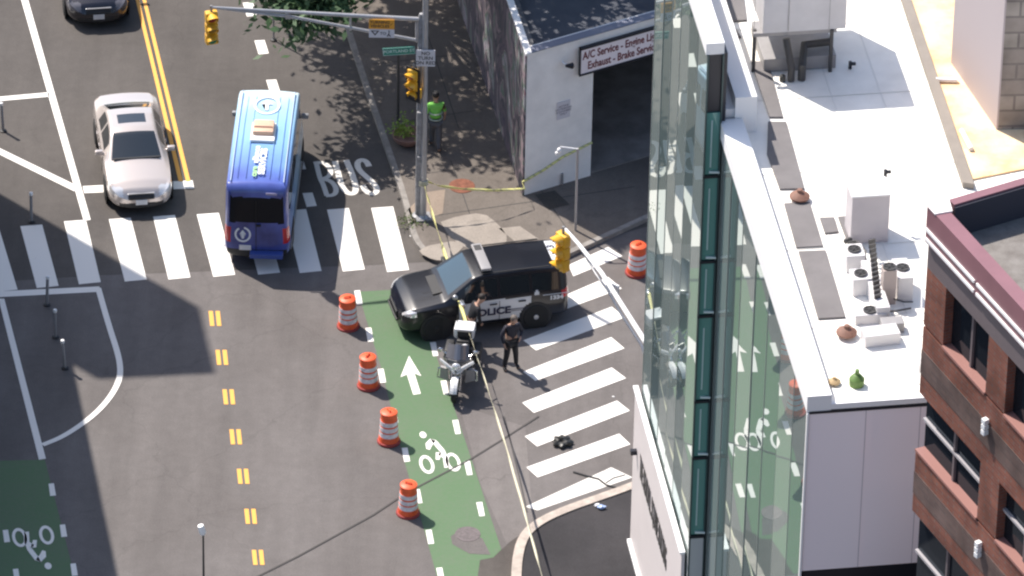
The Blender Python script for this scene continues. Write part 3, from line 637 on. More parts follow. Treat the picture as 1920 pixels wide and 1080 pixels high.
# vertical structure: piers and spandrels, with window bays left open between
row = [(bq(1770, 535)[1], bq(1768, 648)[1]), (bq(1728, 740)[1], bq(1724, 848)[1]), (bq(1718, 965)[1], bq(1712, 1080)[1]-.6)]
s_a = bq(1768, 640)[0]; s_b = bq(1849, 712)[0]; s_c = bq(1888, 700)[0]
print('rows', row, 's', s_a, s_b, s_c)
ztop = zt['c']+.02
prev = ztop
bays = {0: [(s_a, s_b), (s_c, s_c+1.9), (s_c+2.4, s_c+4)], 1: [(-.001, s_b), (s_c, s_c+1.9), (s_c+2.4, s_c+4)], 2: [(-.001, s_b), (s_c, s_c+1.9), (s_c+2.4, s_c+4)]}
for r_i, (zt_, zb2) in enumerate(row):
    ss = [s0 for s0, s1 in bays[r_i]]
    # spandrel above this row
    if r_i == 0: bbeam('wall', 0, LB, -.30, .0, zt_, prev, m_bgrey)
    else:
        h = prev-zt_
        bbeam('wall', 0, LB, -.30, .0, prev-h*.34, prev, m_brick); bbeam('wall', 0, LB, -.30, .012, zt_+h*.30, prev-h*.34, m_brick2); bbeam('wall', 0, LB, -.30, .0, zt_, zt_+h*.30, m_brick)
    cur = 0
    for s0, s1 in bays[r_i]+[(LB, LB)]:
        if s0-cur > .02:
            o = bbeam('pier', cur, s0, -.30, .0, zb2, zt_, m_brick)
        if s1 > s0:
            wn = bbeam('window', max(0, s0), s1, -.24, -.20, zb2, zt_, m_bwin)
            bbeam('frame', (s0+s1)/2-.035, (s0+s1)/2+.035, -.20, -.14, zb2, zt_, m_bgrey)
            if r_i: bbeam('frame', max(0, s0), s1, -.20, -.13, (zb2+zt_)/2-.03, (zb2+zt_)/2+.03, mat('steel frame', (.35, .33, .34), .5))
            bbeam('sill', max(0.01, s0)+.01, s1, -.20, .035, zb2-.05, zb2+.01, mat('pink sill', (.27, .13, .11), .6))
        cur = s1
    prev = zb2-.06
bbeam('wall', 0, LB, -.30, .0, 0, prev, m_brick)
for (x, y) in [(1853, 798), (1840, 1028)]:
    s0, z0 = bq(x, y); q = MB()
    for dz in (-.14, 0, .14): q.box(B3(s0, .08, z0+dz), (.12, .12, .11), .6, .01)
    o = q.build('wall_light', m_cope, bb); o.matrix_parent_inverse = Matrix.Translation(-bc)

# ---- auto garage, top centre
gc = G(983, 366, KZ); gc.z = 0
gx = (G(1105, 330, KZ)-G(983, 366, KZ)); gx.z = 0; gx.normalize()
gy = Vector((math.cos(R(101)), math.sin(R(101)), 0))
gnx = Vector((gx.y, -gx.x, 0))                   # outward from the front (towards the viewer)
GH = onplane(988, 100, gc, gnx).z; print('garage h', GH)
gar = empty('auto_garage', gc, 0, 'white auto repair garage with dark flat roof, open bay and painted side wall', 'building')
def A3(a, b_, z): return gc+gx*a+gy*b_+Vector((0, 0, z))
def gbeam(name, a0, a1, b0, b1, z0, z1, m, par=None):
    q = MB(); q.hexa([A3(a0, b0, z0), A3(a1, b0, z0), A3(a1, b1, z0), A3(a0, b1, z0), A3(a0, b0, z1), A3(a1, b0, z1), A3(a1, b1, z1), A3(a0, b1, z1)]); o = q.build(name, m, par or gar)
    o.matrix_parent_inverse = Matrix.Translation(-gc); return o
m_gw = mat('white painted wall', (.86, .83, .80), .7, var=.10, scale=1.3, bump=.2, bscale=10)
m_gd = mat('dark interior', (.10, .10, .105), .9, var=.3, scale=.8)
m_mural = bpy.data.materials.new('mural'); m_mural.use_nodes = True
n = m_mural.node_tree; b_ = n.nodes['Principled BSDF']; b_.inputs['Roughness'].default_value = .8
tc = n.nodes.new('ShaderNodeTexCoord'); nz = n.nodes.new('ShaderNodeTexNoise'); nz.inputs['Scale'].default_value = .9; nz.inputs['Detail'].default_value = 5; nz.inputs['Distortion'].default_value = 2.2
mp_ = n.nodes.new('ShaderNodeMapping'); mp_.inputs['Scale'].default_value = (.8, .8, .45); n.links.new(tc.outputs['Object'], mp_.inputs[0]); n.links.new(mp_.outputs[0], nz.inputs[0])
rp = n.nodes.new('ShaderNodeValToRGB'); cr = rp.color_ramp
cols = [(.30, (.05, .05, .08)), (.40, (.16, .12, .14)), (.46, (.05, .06, .07)), (.52, (.30, .22, .24)), (.57, (.10, .16, .12)), (.63, (.36, .33, .36)), (.72, (.20, .06, .07))]
cr.elements[0].position = cols[0][0]; cr.elements[0].color = (*cols[0][1], 1); cr.elements[1].position = cols[-1][0]; cr.elements[1].color = (*cols[-1][1], 1)
for p_, c_ in cols[1:-1]: e = cr.elements.new(p_); e.color = (*c_, 1)
n.links.new(nz.outputs[0], rp.inputs[0]); n.links.new(rp.outputs[0], b_.inputs['Base Color'])
GA = 13.0; GB = 16.0
wa = (onplane(1107, 330, gc, gnx)-gc).dot(gx); wa = max(wa, 1.7)
print('pilaster', wa)
zl_ = onplane(1150, 118, gc, gnx).z; print('lintel z', zl_)
gbeam('front_wall', 0, wa, 0, .35, 0, GH-.02, m_gw)
gbeam('front_wall', wa, GA, 0, .35, zl_, GH-.02, m_gw)
gbeam('mural_wall', -.06, 0, 0.02, GB, 0, GH-.05, m_mural)
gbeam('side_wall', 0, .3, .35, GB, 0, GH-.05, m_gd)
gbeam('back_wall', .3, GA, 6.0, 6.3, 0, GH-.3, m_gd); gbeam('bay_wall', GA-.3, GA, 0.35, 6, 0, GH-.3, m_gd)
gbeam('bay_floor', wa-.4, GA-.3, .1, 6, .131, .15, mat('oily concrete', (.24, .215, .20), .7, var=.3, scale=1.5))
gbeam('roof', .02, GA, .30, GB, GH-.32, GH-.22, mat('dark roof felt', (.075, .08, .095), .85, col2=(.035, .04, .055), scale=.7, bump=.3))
gbeam('parapet', -.06, .14, -.03, GB, GH-.05, GH, m_gw); gbeam('parapet', .14, GA, -.03, .28, GH-.02, GH+.0, mat('blue grey cap', (.16, .17, .22), .6))
# sign board on the lintel
sp = [onplane(x, y, gc+gnx*.12, gnx) for x, y in [(1091, 139), (1250, 83), (1250, 25), (1091, 94)]]
sa = (sp[0]-gc).dot(gx); sz0 = sp[0].z; sz1 = sp[3].z; sa1 = sa+6.2
print('sign', sa, sz0, sz1, [(p-gc).dot(gx) for p in sp])
sg = empty('service_sign', A3(sa, 0, 0), 0, 'long white service sign with red lettering in a black frame above the garage bay', 'sign')
def srel(o): o.matrix_parent_inverse = Matrix.Translation(-sg.location); return o
o = gbeam('board', sa, sa1, -.12, -.02, sz0, sz1, mat('sign white', (.88, .80, .82), .5), sg); srel(o)
for nm, (a0, a1, z0, z1) in {'f1': (sa-.04, sa1, sz1, sz1+.05), 'f2': (sa-.04, sa1, sz0-.05, sz0), 'f3': (sa-.05, sa, sz0-.05, sz1+.05)}.items():
    srel(gbeam('frame', a0, a1, -.15, -.02, z0, z1, m_darkmetal, sg))
m_red = mat('dark red lettering', (.16, .025, .03), .6)
hh = (sz1-sz0)
srel(text('lettering', 'A/C Service - Engine Light', hh*.44, m_red, sg, frame(A3(sa+.06, -.128, sz0+hh*.71), gx, (0, 0, 1)), .003, .006, align='LEFT', sx=.68))
srel(text('lettering', 'Exhaust - Brake Service', hh*.44, m_red, sg, frame(A3(sa+.22, -.128, sz0+hh*.27), gx, (0, 0, 1)), .003, .006, align='LEFT', sx=.68))
ns = onplane(1057, 206, gc+gnx*.02, gnx); na = (ns-gc).dot(gx)
nt_ = empty('notice_board', A3(na, 0, ns.z), 0, 'small white notice with lines of dark text on the white garage wall', 'notice')
o = gbeam('board', na-.21, na+.21, -.02, -.003, ns.z-.28, ns.z+.28, mat('notice white', (.62, .60, .64), .5), nt_); o.matrix_parent_inverse = Matrix.Translation(-nt_.location)
o = text('lettering', 'NOTICE\nNO PARKING\nCUSTOMERS\nONLY', .085, mat('notice ink', (.06, .05, .10), .6), nt_, frame(A3(na, -.022, ns.z), gx, (0, 0, 1)), .001); o.matrix_parent_inverse = Matrix.Translation(-nt_.location)
lp = onplane(1072, 122, gc+gnx*.25, gnx); la = (lp-gc).dot(gx)
gl = empty('wall_floodlight', A3(la, 0, lp.z), 0, 'small dark floodlight on a bracket on the white garage wall', 'floodlight')
q = MB(); q.tube([A3(la-.15, 0, lp.z), A3(la-.13, -.12, lp.z+.02), A3(la-.05, -.2, lp.z+.02)], .03, 6); o = q.build('bracket', m_cope, gl); o.matrix_parent_inverse = Matrix.Translation(-gl.location)
q = MB(); q.lathe([(.04, -.1), (.09, .1), (.08, .12), (.01, .1)], (0, 0, 0), seg=12, M4=Matrix.Translation(A3(la, -.26, lp.z)) @ Matrix.Rotation(R(60), 4, 'X') @ Matrix.Rotation(R(120), 4, 'Y')); o = q.build('lamp_head', m_darkmetal, gl); o.matrix_parent_inverse = Matrix.Translation(-gl.location)
gbeam('downpipe', 1.17, 1.23, -.07, 0, .14, .5, m_grey)

# ---- off-camera office block on the left whose shadow falls over the street
ux = Vector((math.cos(R(100.5)), math.sin(R(100.5)), 0)); vx = Vector((math.cos(R(7)), math.sin(R(7)), 0))
k = Vector((math.cos(SUN_AZ), math.sin(SUN_AZ), 0))*(1/math.tan(SUN_EL))     # towards the sun per metre of height
P1 = G(375, 577); P2 = G(412, 700); A_ = G(72, 412)
dh = (P1-A_).length/k.length; hm = 12.0; hT = hm+dh
Q = P1+k*hT; Q.z = 0; dl = (P2-P1).length
west = empty('corner_office_building', Q, 0, 'grey office building with corner tower beside the left edge', 'building')
def offb(name, p, a, b_, z0, z1, m):
    q = MB(); c4 = [p, p-vx*a, p-vx*a-ux*b_, p-ux*b_]; q.hexa([v+Vector((0, 0, z0)) for v in c4][::-1]+[v+Vector((0, 0, z1)) for v in c4][::-1]); o = q.build(name, m, west); o.matrix_parent_inverse = Matrix.Translation(-Q); return o
m_off = mat('grey office wall', (.3, .29, .28), .8, var=.1)
offb('wall', Q, 14, 25, 0, hm, m_off); offb('corner_tower', Q, 3.15, dl, hm, hT, m_off)
for i in range(6):
    for j in range(3):
        p = Q+vx*.02-ux*(1.5+i*3.6); o = offb('window', p, .03, 2.2, 1.2+j*3.7, 3.2+j*3.7, m_bwin)

# ================================================================== TREES
m_bark = mat('bark', (.10, .075, .055), .9, var=.3, scale=12, bump=.6)
def leafmat(name, c):
    M = mat(name, c, .65, var=.45, scale=1.3); b = M.node_tree.nodes['Principled BSDF']; b.inputs['Transmission Weight'].default_value = 0; return M
m_leaf = leafmat('leaves', (.045, .092, .035))
def tree(name, base, cc, rad, n_cl, n_leaf, leaf, label, zmin, seed, droop=None):
    r = np.random.default_rng(seed); root = empty(name, base, 0, label, 'tree')
    B = Vector(base); C = Vector(cc); q = MB(); fork = B.lerp(Vector((B.x+(C.x-B.x)*.25, B.y+(C.y-B.y)*.25, zmin)), 1)
    q.tube([B, B.lerp(fork, .5)+Vector((.05, .03, 0)), fork], .22, 10, .15)
    cl = []
    for i in range(n_cl):
        d = r.normal(size=3); d /= np.linalg.norm(d); rr_ = r.uniform(.45, 1)**.6
        cl.append(Vector((C.x+d[0]*rad[0]*rr_, C.y+d[1]*rad[1]*rr_, max(zmin-.3, C.z+d[2]*rad[2]*rr_))))
    if droop: cl += [Vector(d) for d in droop]
    for p in cl[:26]+cl[n_cl:]:
        mid = fork.lerp(p, .5)+Vector((0, 0, .3)); q.tube([fork, mid, p], .07, 5, .015)
    o = q.build('trunk', m_bark, root, smooth=True); o.matrix_parent_inverse = Matrix.Translation(-B)
    V = []; Fc = []
    for p in cl:
        s = r.uniform(.55, 1.05)
        for k_ in range(n_leaf):
            d = r.normal(size=3)*s*np.array([.55, .55, .38]); c = np.array(p)+d
            a = r.normal(size=3); a /= np.linalg.norm(a); b2 = np.cross(a, r.normal(size=3)); b2 /= np.linalg.norm(b2); L_ = leaf*r.uniform(.7, 1.3)
            i0 = len(V); V += [c-a*L_, c+b2*L_*.45, c+a*L_, c-b2*L_*.45]; Fc.append((i0, i0+1, i0+2, i0+3))
    me = bpy.data.meshes.new('crown'); me.from_pydata([tuple(v) for v in V], [], Fc); me.materials.append(m_leaf)
    o = bpy.data.objects.new('crown', me); COL.objects.link(o); o.parent = root; o.matrix_parent_inverse = Matrix.Translation(-B)
    return root
tb = G(678, -30, KZ); gcx = G(615, 25)
dro = [G(x, y, z) for x, y, z in [(560, 10, 3.9), (575, 28, 3.8), (535, 0, 4.0), (590, 2, 3.9), (556, 34, 3.8), (600, 22, 3.8), (530, -14, 4.2), (630, 12, 3.9), (560, -20, 4.2), (600, -24, 4.2)]]
tree('street_tree', tb, (gcx.x+.2, gcx.y+.2, 7.6), (4.3, 4.4, 3.2), 105, 150, .16, 'leafy street tree overhanging the bus lane at the top of the view', 4.9, 5, dro)
t3 = G(800, -90, KZ); c3 = G(1110, 0, 4.8)+k*5.0
tree('street_tree', t3, (c3.x, c3.y+.6, 9.8), (4.4, 3.6, 2.3), 85, 150, .19, 'second street tree beyond the top edge, its crown shading the garage roof', 8.0, 9)

# ================================================================== VEHICLES
def vehicle_shell(L, W, top, belt, zbot, roofz, roofw, n_end=(12, 14), m_end=4, region=None, mats=None, root=None, crown=.05, tumble=1.0, labels=None, ns=110):
    """lofted car body; the faces are sorted into parts by a region function"""
    tx, tz = zip(*top); bx, bz = zip(*belt)
    ee = np.linspace(0, 1, 16)[1:-1]
    xs = np.concatenate([-L/2*(1-ee**m_end)**(1/n_end[0]), L/2*(1-ee**m_end)**(1/n_end[1]), np.linspace(-L/2*.93, L/2*.93, ns), [-L/2, L/2]])
    xs = np.unique(np.round(np.sort(xs), 4))
    def sm(xx, X, Z):
        acc = 0
        for d, wt in ((-.06, 1), (-.03, 2), (0, 3), (.03, 2), (.06, 1)): acc = acc+wt*np.interp(xx+d, X, Z)
        return acc/9
    tz_ = sm(xs, tx, tz); bz_ = sm(xs, bx, bz); bz_ = np.minimum(bz_, tz_-.03)
    ne = np.where(xs < 0, n_end[0], n_end[1]); e = (1-np.minimum(1, np.abs(xs)/(L/2))**ne); e = np.maximum(e, 0)**(1/m_end)
    seg = [3, 3, 9, 9, 18, 22]; rows = []; segid = []; fr = []
    for i, x in enumerate(xs):
        wv = W/2*e[i]; t = tz_[i]; bl = bz_[i]; kk = max(0, min(1, (t-bl)/(roofz-1.0 if roofz < 1.6 else roofz-bl)))
        kk = max(0, min(1, (t-bl)/max(.1, roofz-bl)))
        wb = wv*.965; wr = wb-(.10*wb+(wb-roofw/2*e[i]-.10*wb)*kk*tumble) if roofw/2*e[i] < wb*.9 else wb*(.9+.07*kk)
        zm = zbot+(bl-zbot)*.55; cr_ = crown*(1-.3*kk)
        P = [(0, zbot), (wv*.86, zbot), (wv*.975, zbot+.09), (wv, zm), (wb, bl), (wr, t-cr_), (0, t)]
        row = []
        for s_i, n_ in enumerate(seg):
            for j in range(n_):
                f = j/n_; a, b2 = P[s_i], P[s_i+1]
                y = a[0]+(b2[0]-a[0])*f; z = a[1]+(b2[1]-a[1])*f
                if s_i == 5 and a[0] > 0: z = b2[1]-(b2[1]-a[1])*(y/a[0])**2
                row.append((y, z))
                if i == 0: segid.append(s_i); fr.append(f)
        row.append(P[6]); row = np.array(row)
        if i == 0: segid.append(5); fr.append(1)
        for _ in range(2): row[1:-1] = (row[:-2]+2*row[1:-1]+row[2:])/4
        rows.append(row)
    A = np.array(rows); nx, nv, _ = A.shape
    groups = {}
    for i in range(nx-1):
        xm = (xs[i]+xs[i+1])/2
        for j in range(nv-1):
            ym = (A[i, j, 0]+A[i+1, j+1, 0])/2; zm = (A[i, j, 1]+A[i+1, j+1, 1])/2
            for sgn in (1, -1):
                rg = region(xm, ym*sgn, zm, segid[j], fr[j]+.5/seg[segid[j]], tz_[i], bz_[i])
                groups.setdefault(rg, []).append((i, j, sgn))
    for rg, fl_ in groups.items():
        idx = {}; V = []; Fc = []
        def vid(i, j, s):
            s2 = s if A[i, j, 0] > 1e-6 else 1; key = (i, j, s2)
            if key not in idx: idx[key] = len(V); V.append((xs[i], A[i, j, 0]*s, A[i, j, 1]))
            return idx[key]
        for (i, j, s) in fl_:
            f = [vid(i, j, s), vid(i+1, j, s), vid(i+1, j+1, s), vid(i, j+1, s)]
            f2 = []
            for v in (f if s < 0 else f[::-1]):
                if v not in f2: f2.append(v)
            if len(f2) > 2: Fc.append(f2)
        nm = rg.split('|')[0]; me = bpy.data.meshes.new(nm); me.from_pydata(V, [], Fc); me.validate(); me.update()
        me.polygons.foreach_set('use_smooth', [True]*len(me.polygons))
        me.materials.append(mats[rg]); o = bpy.data.objects.new(nm, me); COL.objects.link(o); o.parent = root
        if labels and rg in labels: o['label'] = labels[rg]
    return xs, A
m_tyre = mat('tyre rubber', (.018, .018, .018), .85, bump=.2); m_rim = mat('alloy rim', (.45, .45, .46), .35, .8); m_blackp = mat('black plastic', (.02, .02, .022), .6)
m_lens = mat('lamp lens', (.75, .75, .76), .12, .4, coat=.6); m_redl = mat('red lens', (.50, .02, .03), .2, coat=.6); m_platew = mat('plate white', (.65, .66, .68), .5)
m_cglass = mat('car glass', (.012, .016, .018), .04, 0, spec=.9, coat=.8)
def wheel(root, x, y, r, w_, m_r=None, spokes=5, steer=0.0, hub=None):
    o_ = MB(); o_.lathe([(r*.60, -w_/2), (r*.93, -w_/2), (r, -w_*.38), (r, w_*.38), (r*.93, w_/2), (r*.60, w_/2)], (0, 0, 0), 'Y', 30)
    wh = bpy.data.objects.new('wheel', None); COL.objects.link(wh); wh.parent = root; wh.location = (x, y, r); wh.rotation_euler = (0, 0, steer)
    o_.build('tyre', m_tyre, wh, smooth=True)
    q = MB(); s = 1 if y > 0 else -1; q.lathe([(r*.60, -w_*.3*s), (r*.64, w_*.42*s), (r*.56, w_*.46*s), (r*.54, w_*.2*s), (.01, w_*.2*s)], (0, 0, 0), 'Y', 30)
    q.lathe([(r*.20, w_*.2*s), (r*.18, w_*.47*s), (.01, w_*.48*s)], (0, 0, 0), 'Y', 16)
    for k_ in range(spokes):
        a = 2*math.pi*k_/spokes; q.box((math.cos(a)*r*.36, w_*.36*s, math.sin(a)*r*.36), (r*.42, w_*.12, r*.13), ry=-a)
    q.build('rim', m_r or m_rim, wh); 
    if hub: q = MB(); q.lathe([(r*.22, w_*.45*s), (r*.18, w_*.58*s), (.01, w_*.6*s)], (0, 0, 0), 'Y', 16); q.build('hub_cap', hub, wh)
    return wh
def arch(root, x, y, r, m=None):
    q = MB(); s = 1 if y > 0 else -1; q.lathe([(r, -.02*s), (r, .0), (.02, .0)], (x, y, r*.80), 'Y', 32)
    # keep it above the sill
    return q.build('wheel_arch', m or m_blackp, root)
def mirror(root, x, y, z, m, s=1.0):
    q = MB(); sg_ = 1 if y > 0 else -1; q.box((x, y+sg_*.10*s, z), (.11*s, .22*s, .14*s), 0, .03*s); q.tube([(x, y-.06*sg_, z-.04), (x, y+.05*sg_, z-.02)], .025, 6); return q.build('mirror', m, root, smooth=True)
def plate(root, x, z, m=None, face=1, y=0, txt=None, w_=.32, h=.16):
    q = MB(); q.box((x, y, z), (.015, w_, h), 0, .004); o = q.build('license_plate', m or m_platew, root)
    return o

def sedan_like(root, paint, name, L=4.9, W=1.85, sun=True):
    top = [(-2.45, .60), (-2.40, .92), (-2.25, 1.03), (-1.75, 1.09), (-1.55, 1.13), (-.85, 1.42), (-.5, 1.46), (.15, 1.455), (.40, 1.40), (1.15, 1.03), (1.35, .98), (2.0, .88), (2.30, .76), (2.42, .60), (2.45, .52)]
    belt = [(-2.45, .55), (-2.35, .86), (-2, .95), (-1, .97), (0, .95), (1, .92), (1.6, .88), (2.1, .80), (2.35, .68), (2.45, .48)]
    def rg(x, y, z, s, f, t, b_):
        ay = abs(y)
        if s == 5:
            if .36 < x < 1.17 and f > .10 and z > 1.0: return 'windshield'
            if -1.60 < x < -.86 and f > .13: return 'rear_window'
            if sun and -.50 < x < -.02 and ay < .40: return 'sunroof'
        if s == 4 and t > 1.16:
            ff = .14 < f < .84
            if ff and -.92 < x < -.30: return 'window|r'+('l' if y > 0 else 'r')
            if ff and -.22 < x < .62: return 'window|f'+('l' if y > 0 else 'r')
        if x > 1.95 and .60 < z < .78 and .50 < ay < .88 and s >= 3: return 'headlight|'+('l' if y > 0 else 'r')
        if x > 2.2 and .50 < z < .68 and ay < .36: return 'grille'
        if x > 2.2 and .24 < z < .40 and ay < .62: return 'lower_grille'
        if x < -2.2 and .68 < z < .88 and ay > .45: return 'tail_light|'+('l' if y > 0 else 'r')
        if s in (4, 5) and x > 1.22: return 'hood'
        return 'body'
    mats = {k_: paint for k_ in ('body', 'hood')}
    for k_ in ('windshield', 'rear_window', 'sunroof', 'window|rl', 'window|rr', 'window|fl', 'window|fr'): mats[k_] = m_cglass
    for k_ in ('headlight|l', 'headlight|r'): mats[k_] = m_lens
    for k_ in ('tail_light|l', 'tail_light|r'): mats[k_] = m_redl
    mats['grille'] = mats['lower_grille'] = m_blackp
    vehicle_shell(L, W, top, belt, .24, 1.46, 1.22, (12, 9), 4, rg, mats, root)
    for x in (1.50, -1.38):
        for y in (-W/2-.004, W/2+.004): arch(root, x, y, .40)
    for x in (1.50, -1.38):
        for y in (-1, 1): wheel(root, x, y*(W/2-.085), .33, .21)
    for y in (-1, 1): mirror(root, .70, y*.90, 1.0, paint)
    plate(root, 2.46, .42)
    q = MB(); q.box((2.37, 0, .66), (.05, .74, .03), 0, .01); q.build('grille_trim', m_rim, root)
    for y in (-1, 1):
        for x in (-.02, -.62):
            q = MB(); q.box((x, y*(W/2+.008), .80), (.16, .02, .03), 0, .005); q.build('door_handle', paint, root)
        q = MB()
        for x in (-.28, .66, -.98): q.box((x, y*(W/2-.002), .60), (.012, .012, .46))
        q.build('door_seam', m_blackp, root)
# silver sedan
def place(px, py, hd, fwd=0, side=0, z=0):
    p = G(px, py, z); h = R(hd); return (p.x-math.cos(h)*fwd+math.sin(h)*side, p.y-math.sin(h)*fwd-math.cos(h)*side, z)
m_silver = mat('silver beige paint', (.56, .50, .47), .25, .35, coat=.7)
car = empty('parked_car', place(266, 403, -81, 2.45), R(-81), 'silver beige sedan with sunroof waiting at the stop line', 'car')
sedan_like(car, m_silver, 'sedan')
q = MB(); q.box((1.15, 0, 1.045), (.05, 1.3, .02), 0, .005); q.build('wiper', m_blackp, car)
# dark car at the top edge
m_dark = mat('dark navy paint', (.012, .012, .02), .25, .2, coat=.8)
m_lens_keep = m_lens; m_lens = mat('dark lamp lens', (.12, .12, .14), .2, .2)
car2 = empty('parked_car', place(186, 55, -81, 2.45), R(-81), 'dark navy car cut off by the top edge, pale plate on its bumper', 'car')
sedan_like(car2, m_dark, 'dark', sun=False); m_lens = m_lens_keep

# blue van
m_van = bpy.data.materials.new('van wrap'); m_van.use_nodes = True
n = m_van.node_tree; b_ = n.nodes['Principled BSDF']; b_.inputs['Roughness'].default_value = .3; b_.inputs['Coat Weight'].default_value = .5
tc = n.nodes.new('ShaderNodeTexCoord'); sp_ = n.nodes.new('ShaderNodeSeparateXYZ'); n.links.new(tc.outputs['Object'], sp_.inputs[0])
nz = n.nodes.new('ShaderNodeTexNoise'); nz.inputs['Scale'].default_value = 1.1; nz.inputs['Detail'].default_value = 3; n.links.new(tc.outputs['Object'], nz.inputs[0])
mr = n.nodes.new('ShaderNodeMapRange'); mr.inputs[1].default_value = -2.9; mr.inputs[2].default_value = 2.6; n.links.new(sp_.outputs[0], mr.inputs[0])
ad = n.nodes.new('ShaderNodeMath'); ad.operation = 'MULTIPLY_ADD'; ad.inputs[1].default_value = .25; n.links.new(nz.outputs[0], ad.inputs[0]); n.links.new(mr.outputs[0], ad.inputs[2])
rp = n.nodes.new('ShaderNodeValToRGB'); cr = rp.color_ramp; cr.elements[0].position = .08; cr.elements[0].color = (.03, .04, .17, 1); cr.elements[1].position = 1.0; cr.elements[1].color = (.68, .82, .88, 1)
for p_, c_ in [(.16, (.075, .11, .40)), (.30, (.14, .25, .58)), (.55, (.25, .46, .72)), (.80, (.36, .58, .76))]: e = cr.elements.new(p_); e.color = (*c_, 1)
n.links.new(ad.outputs[0], rp.inputs[0]); n.links.new(rp.outputs[0], b_.inputs['Base Color'])
VL = 5.85
van = empty('shuttle_van', place(483, 500, 88.6, -VL/2*1.055), R(88.2), 'blue wrapped shuttle van crossing the crosswalk, roof vent and white lettering on top', 'van')
van.scale = (1.055, .90, 1)
vt = [(-2.93, 2.0), (-2.88, 2.50), (-2.75, 2.60), (0, 2.66), (1.55, 2.62), (1.85, 2.52), (2.45, 1.55), (2.55, 1.38), (2.80, 1.15), (2.92, .9)]
vb = [(-2.93, 1.30), (1.5, 1.32), (2.3, 1.22), (2.7, 1.05), (2.93, .8)]
def rgv(x, y, z, s, f, t, b2):
    ay = abs(y)
    if s == 5 and 1.84 < x < 2.46 and f > .08: return 'windshield'
    if x < -2.80 and 1.42 < z < 2.24 and ay < .80: return 'rear_window'
    if x < -2.7 and .75 < z < 1.25 and ay > .80 and s < 5: return 'tail_light|'+('l' if y > 0 else 'r')
    if x < -2.84 and z < .55: return 'rear_bumper'
    if s == 4 and .14 < f < .72 and t > 1.7:
        for nm, a, b3 in (('a', -2.6, -1.4), ('b', -1.3, -.1), ('c', .0, 1.1), ('d', 1.2, 2.0)):
            if a < x < b3: return 'window|'+nm+('l' if y > 0 else 'r')
    if x > 2.6 and .75 < z < 1.0 and ay > .55: return 'headlight|'+('l' if y > 0 else 'r')
    if x > 2.7 and .5 < z < .95 and ay < .5: return 'grille'
    return 'body'
mv = {'body': m_van, 'windshield': m_cglass, 'rear_window': mat('tinted rear glass', (.012, .013, .017), .35, spec=.15), 'rear_bumper': m_blackp, 'grille': m_blackp}
for s2 in 'lr':
    mv['tail_light|'+s2] = m_redl; mv['headlight|'+s2] = m_lens
    for nm in 'abcd': mv['window|'+nm+s2] = m_cglass
vehicle_shell(VL, 2.0, vt, vb, .32, 2.66, 1.80, (60, 16), 4, rgv, mv, van, crown=.07, tumble=1)
for x in (2.0, -1.75):
    for y in (-1, 1): arch(van, x, y*1.004, .44); wheel(van, x, y*.90, .36, .23)
for y in (-1, 1):
    mirror(van, 2.0, y*.97, 1.60, mat('van mirror', (.25, .26, .28), .4), 1.0)
    q = MB(); q.tube([(-2.6, y*1.0, .42), (1.5, y*1.0, .42)], .035, 6); q.build('side_step', m_rim, van)
    q = MB(); q.tube([(-2.7, y*.80, 2.615), (0, y*.80, 2.655), (1.6, y*.80, 2.63)], .018, 6); q.build('roof_rail', mat('rail blue-white', (.45, .55, .72), .4), van)
q = MB()
for y_ in (-.62, -.36, .36, .62): q.tube([(-2.55, y_, 2.632), (-1.2, y_, 2.658), (.0, y_, 2.672), (1.35, y_, 2.652)], .010, 5)
q.build('roof_rib', m_van, van, smooth=True)
q = MB(); q.box((-.38, .0, 2.77), (.60, .64, .18), 0, .06); ac = q.build('roof_vent', mat('peach vent', (.62, .42, .30), .6, var=.1), van, smooth=True)
q = MB(); q.box((-.48, .0, 2.69), (.86, .74, .09), 0, .03); q.build('vent_base', m_cope, van)
q = MB(); q.box((-.46, .0, 2.865), (.07, .56, .012)); q.build('vent_slot', m_brown, ac)
m_vw = mat('white wrap lettering', (.72, .76, .82), .5)
M4 = frame((-.85, .10, 2.69), (-1, 0, 0.004), (0, 1, 0)) if False else frame((-.90, .0, 2.69), (1, 0, 0), (0, 1, 0))
def vtxt(s, sz, x, y, m, nm='lettering', z=2.672, bold=.02, sx=1.0): return text(nm, s, sz, m, van, frame((x, y, z), (1, 0, 0), (0, 1, 0)), .002, bold, sx)
text('lettering', 'SERVICES', .27, m_vw, van, frame((-1.82, -.10, 2.672), (1, 0, 0), (0, 1, 0)), .004, .012, 1.12)
text('lettering', 'alliance', .25, m_vw, van, frame((-1.50, .12, 2.672), (1, 0, 0), (0, 1, 0)), .004, .010, 1.1)
text('lettering', 'care', .25, mat('green wrap lettering', (.35, .6, .3), .5), van, frame((-2.30, .12, 2.669), (1, 0, 0), (0, 1, 0)), .004, .010, 1.1)
def ring_emblem(parent, M4, R1, R2, sx=1.0, gap=0.0):
    q = MB(); n_ = 36
    for i in range(n_):
        a0 = 2*math.pi*i/n_; a1 = 2*math.pi*(i+1)/n_
        if gap and abs(math.degrees(a0)-90) < gap: continue
        pts = [(R2*math.cos(a0)*sx, R2*math.sin(a0)), (R1*math.cos(a0)*sx, R1*math.sin(a0)), (R1*math.cos(a1)*sx, R1*math.sin(a1)), (R2*math.cos(a1)*sx, R2*math.sin(a1))]
        q.poly([M4 @ Vector((*p_, 0)) for p_ in pts])
    # a torch-like bar in the middle
    q.poly([M4 @ Vector((x*R1, y*R1, 0)) for x, y in ((-.12, -.55), (.12, -.55), (.12, .1), (.38, .1), (0, .62), (-.38, .1), (-.12, .1))])
    bmesh.ops.triangulate(q.bm, faces=q.bm.faces)
    return q.build('emblem', m_vw, parent)
ring_emblem(van, frame((.88, .0, 2.668), (0, -1, 0), (1, 0, 0)), .44, .36, .92)
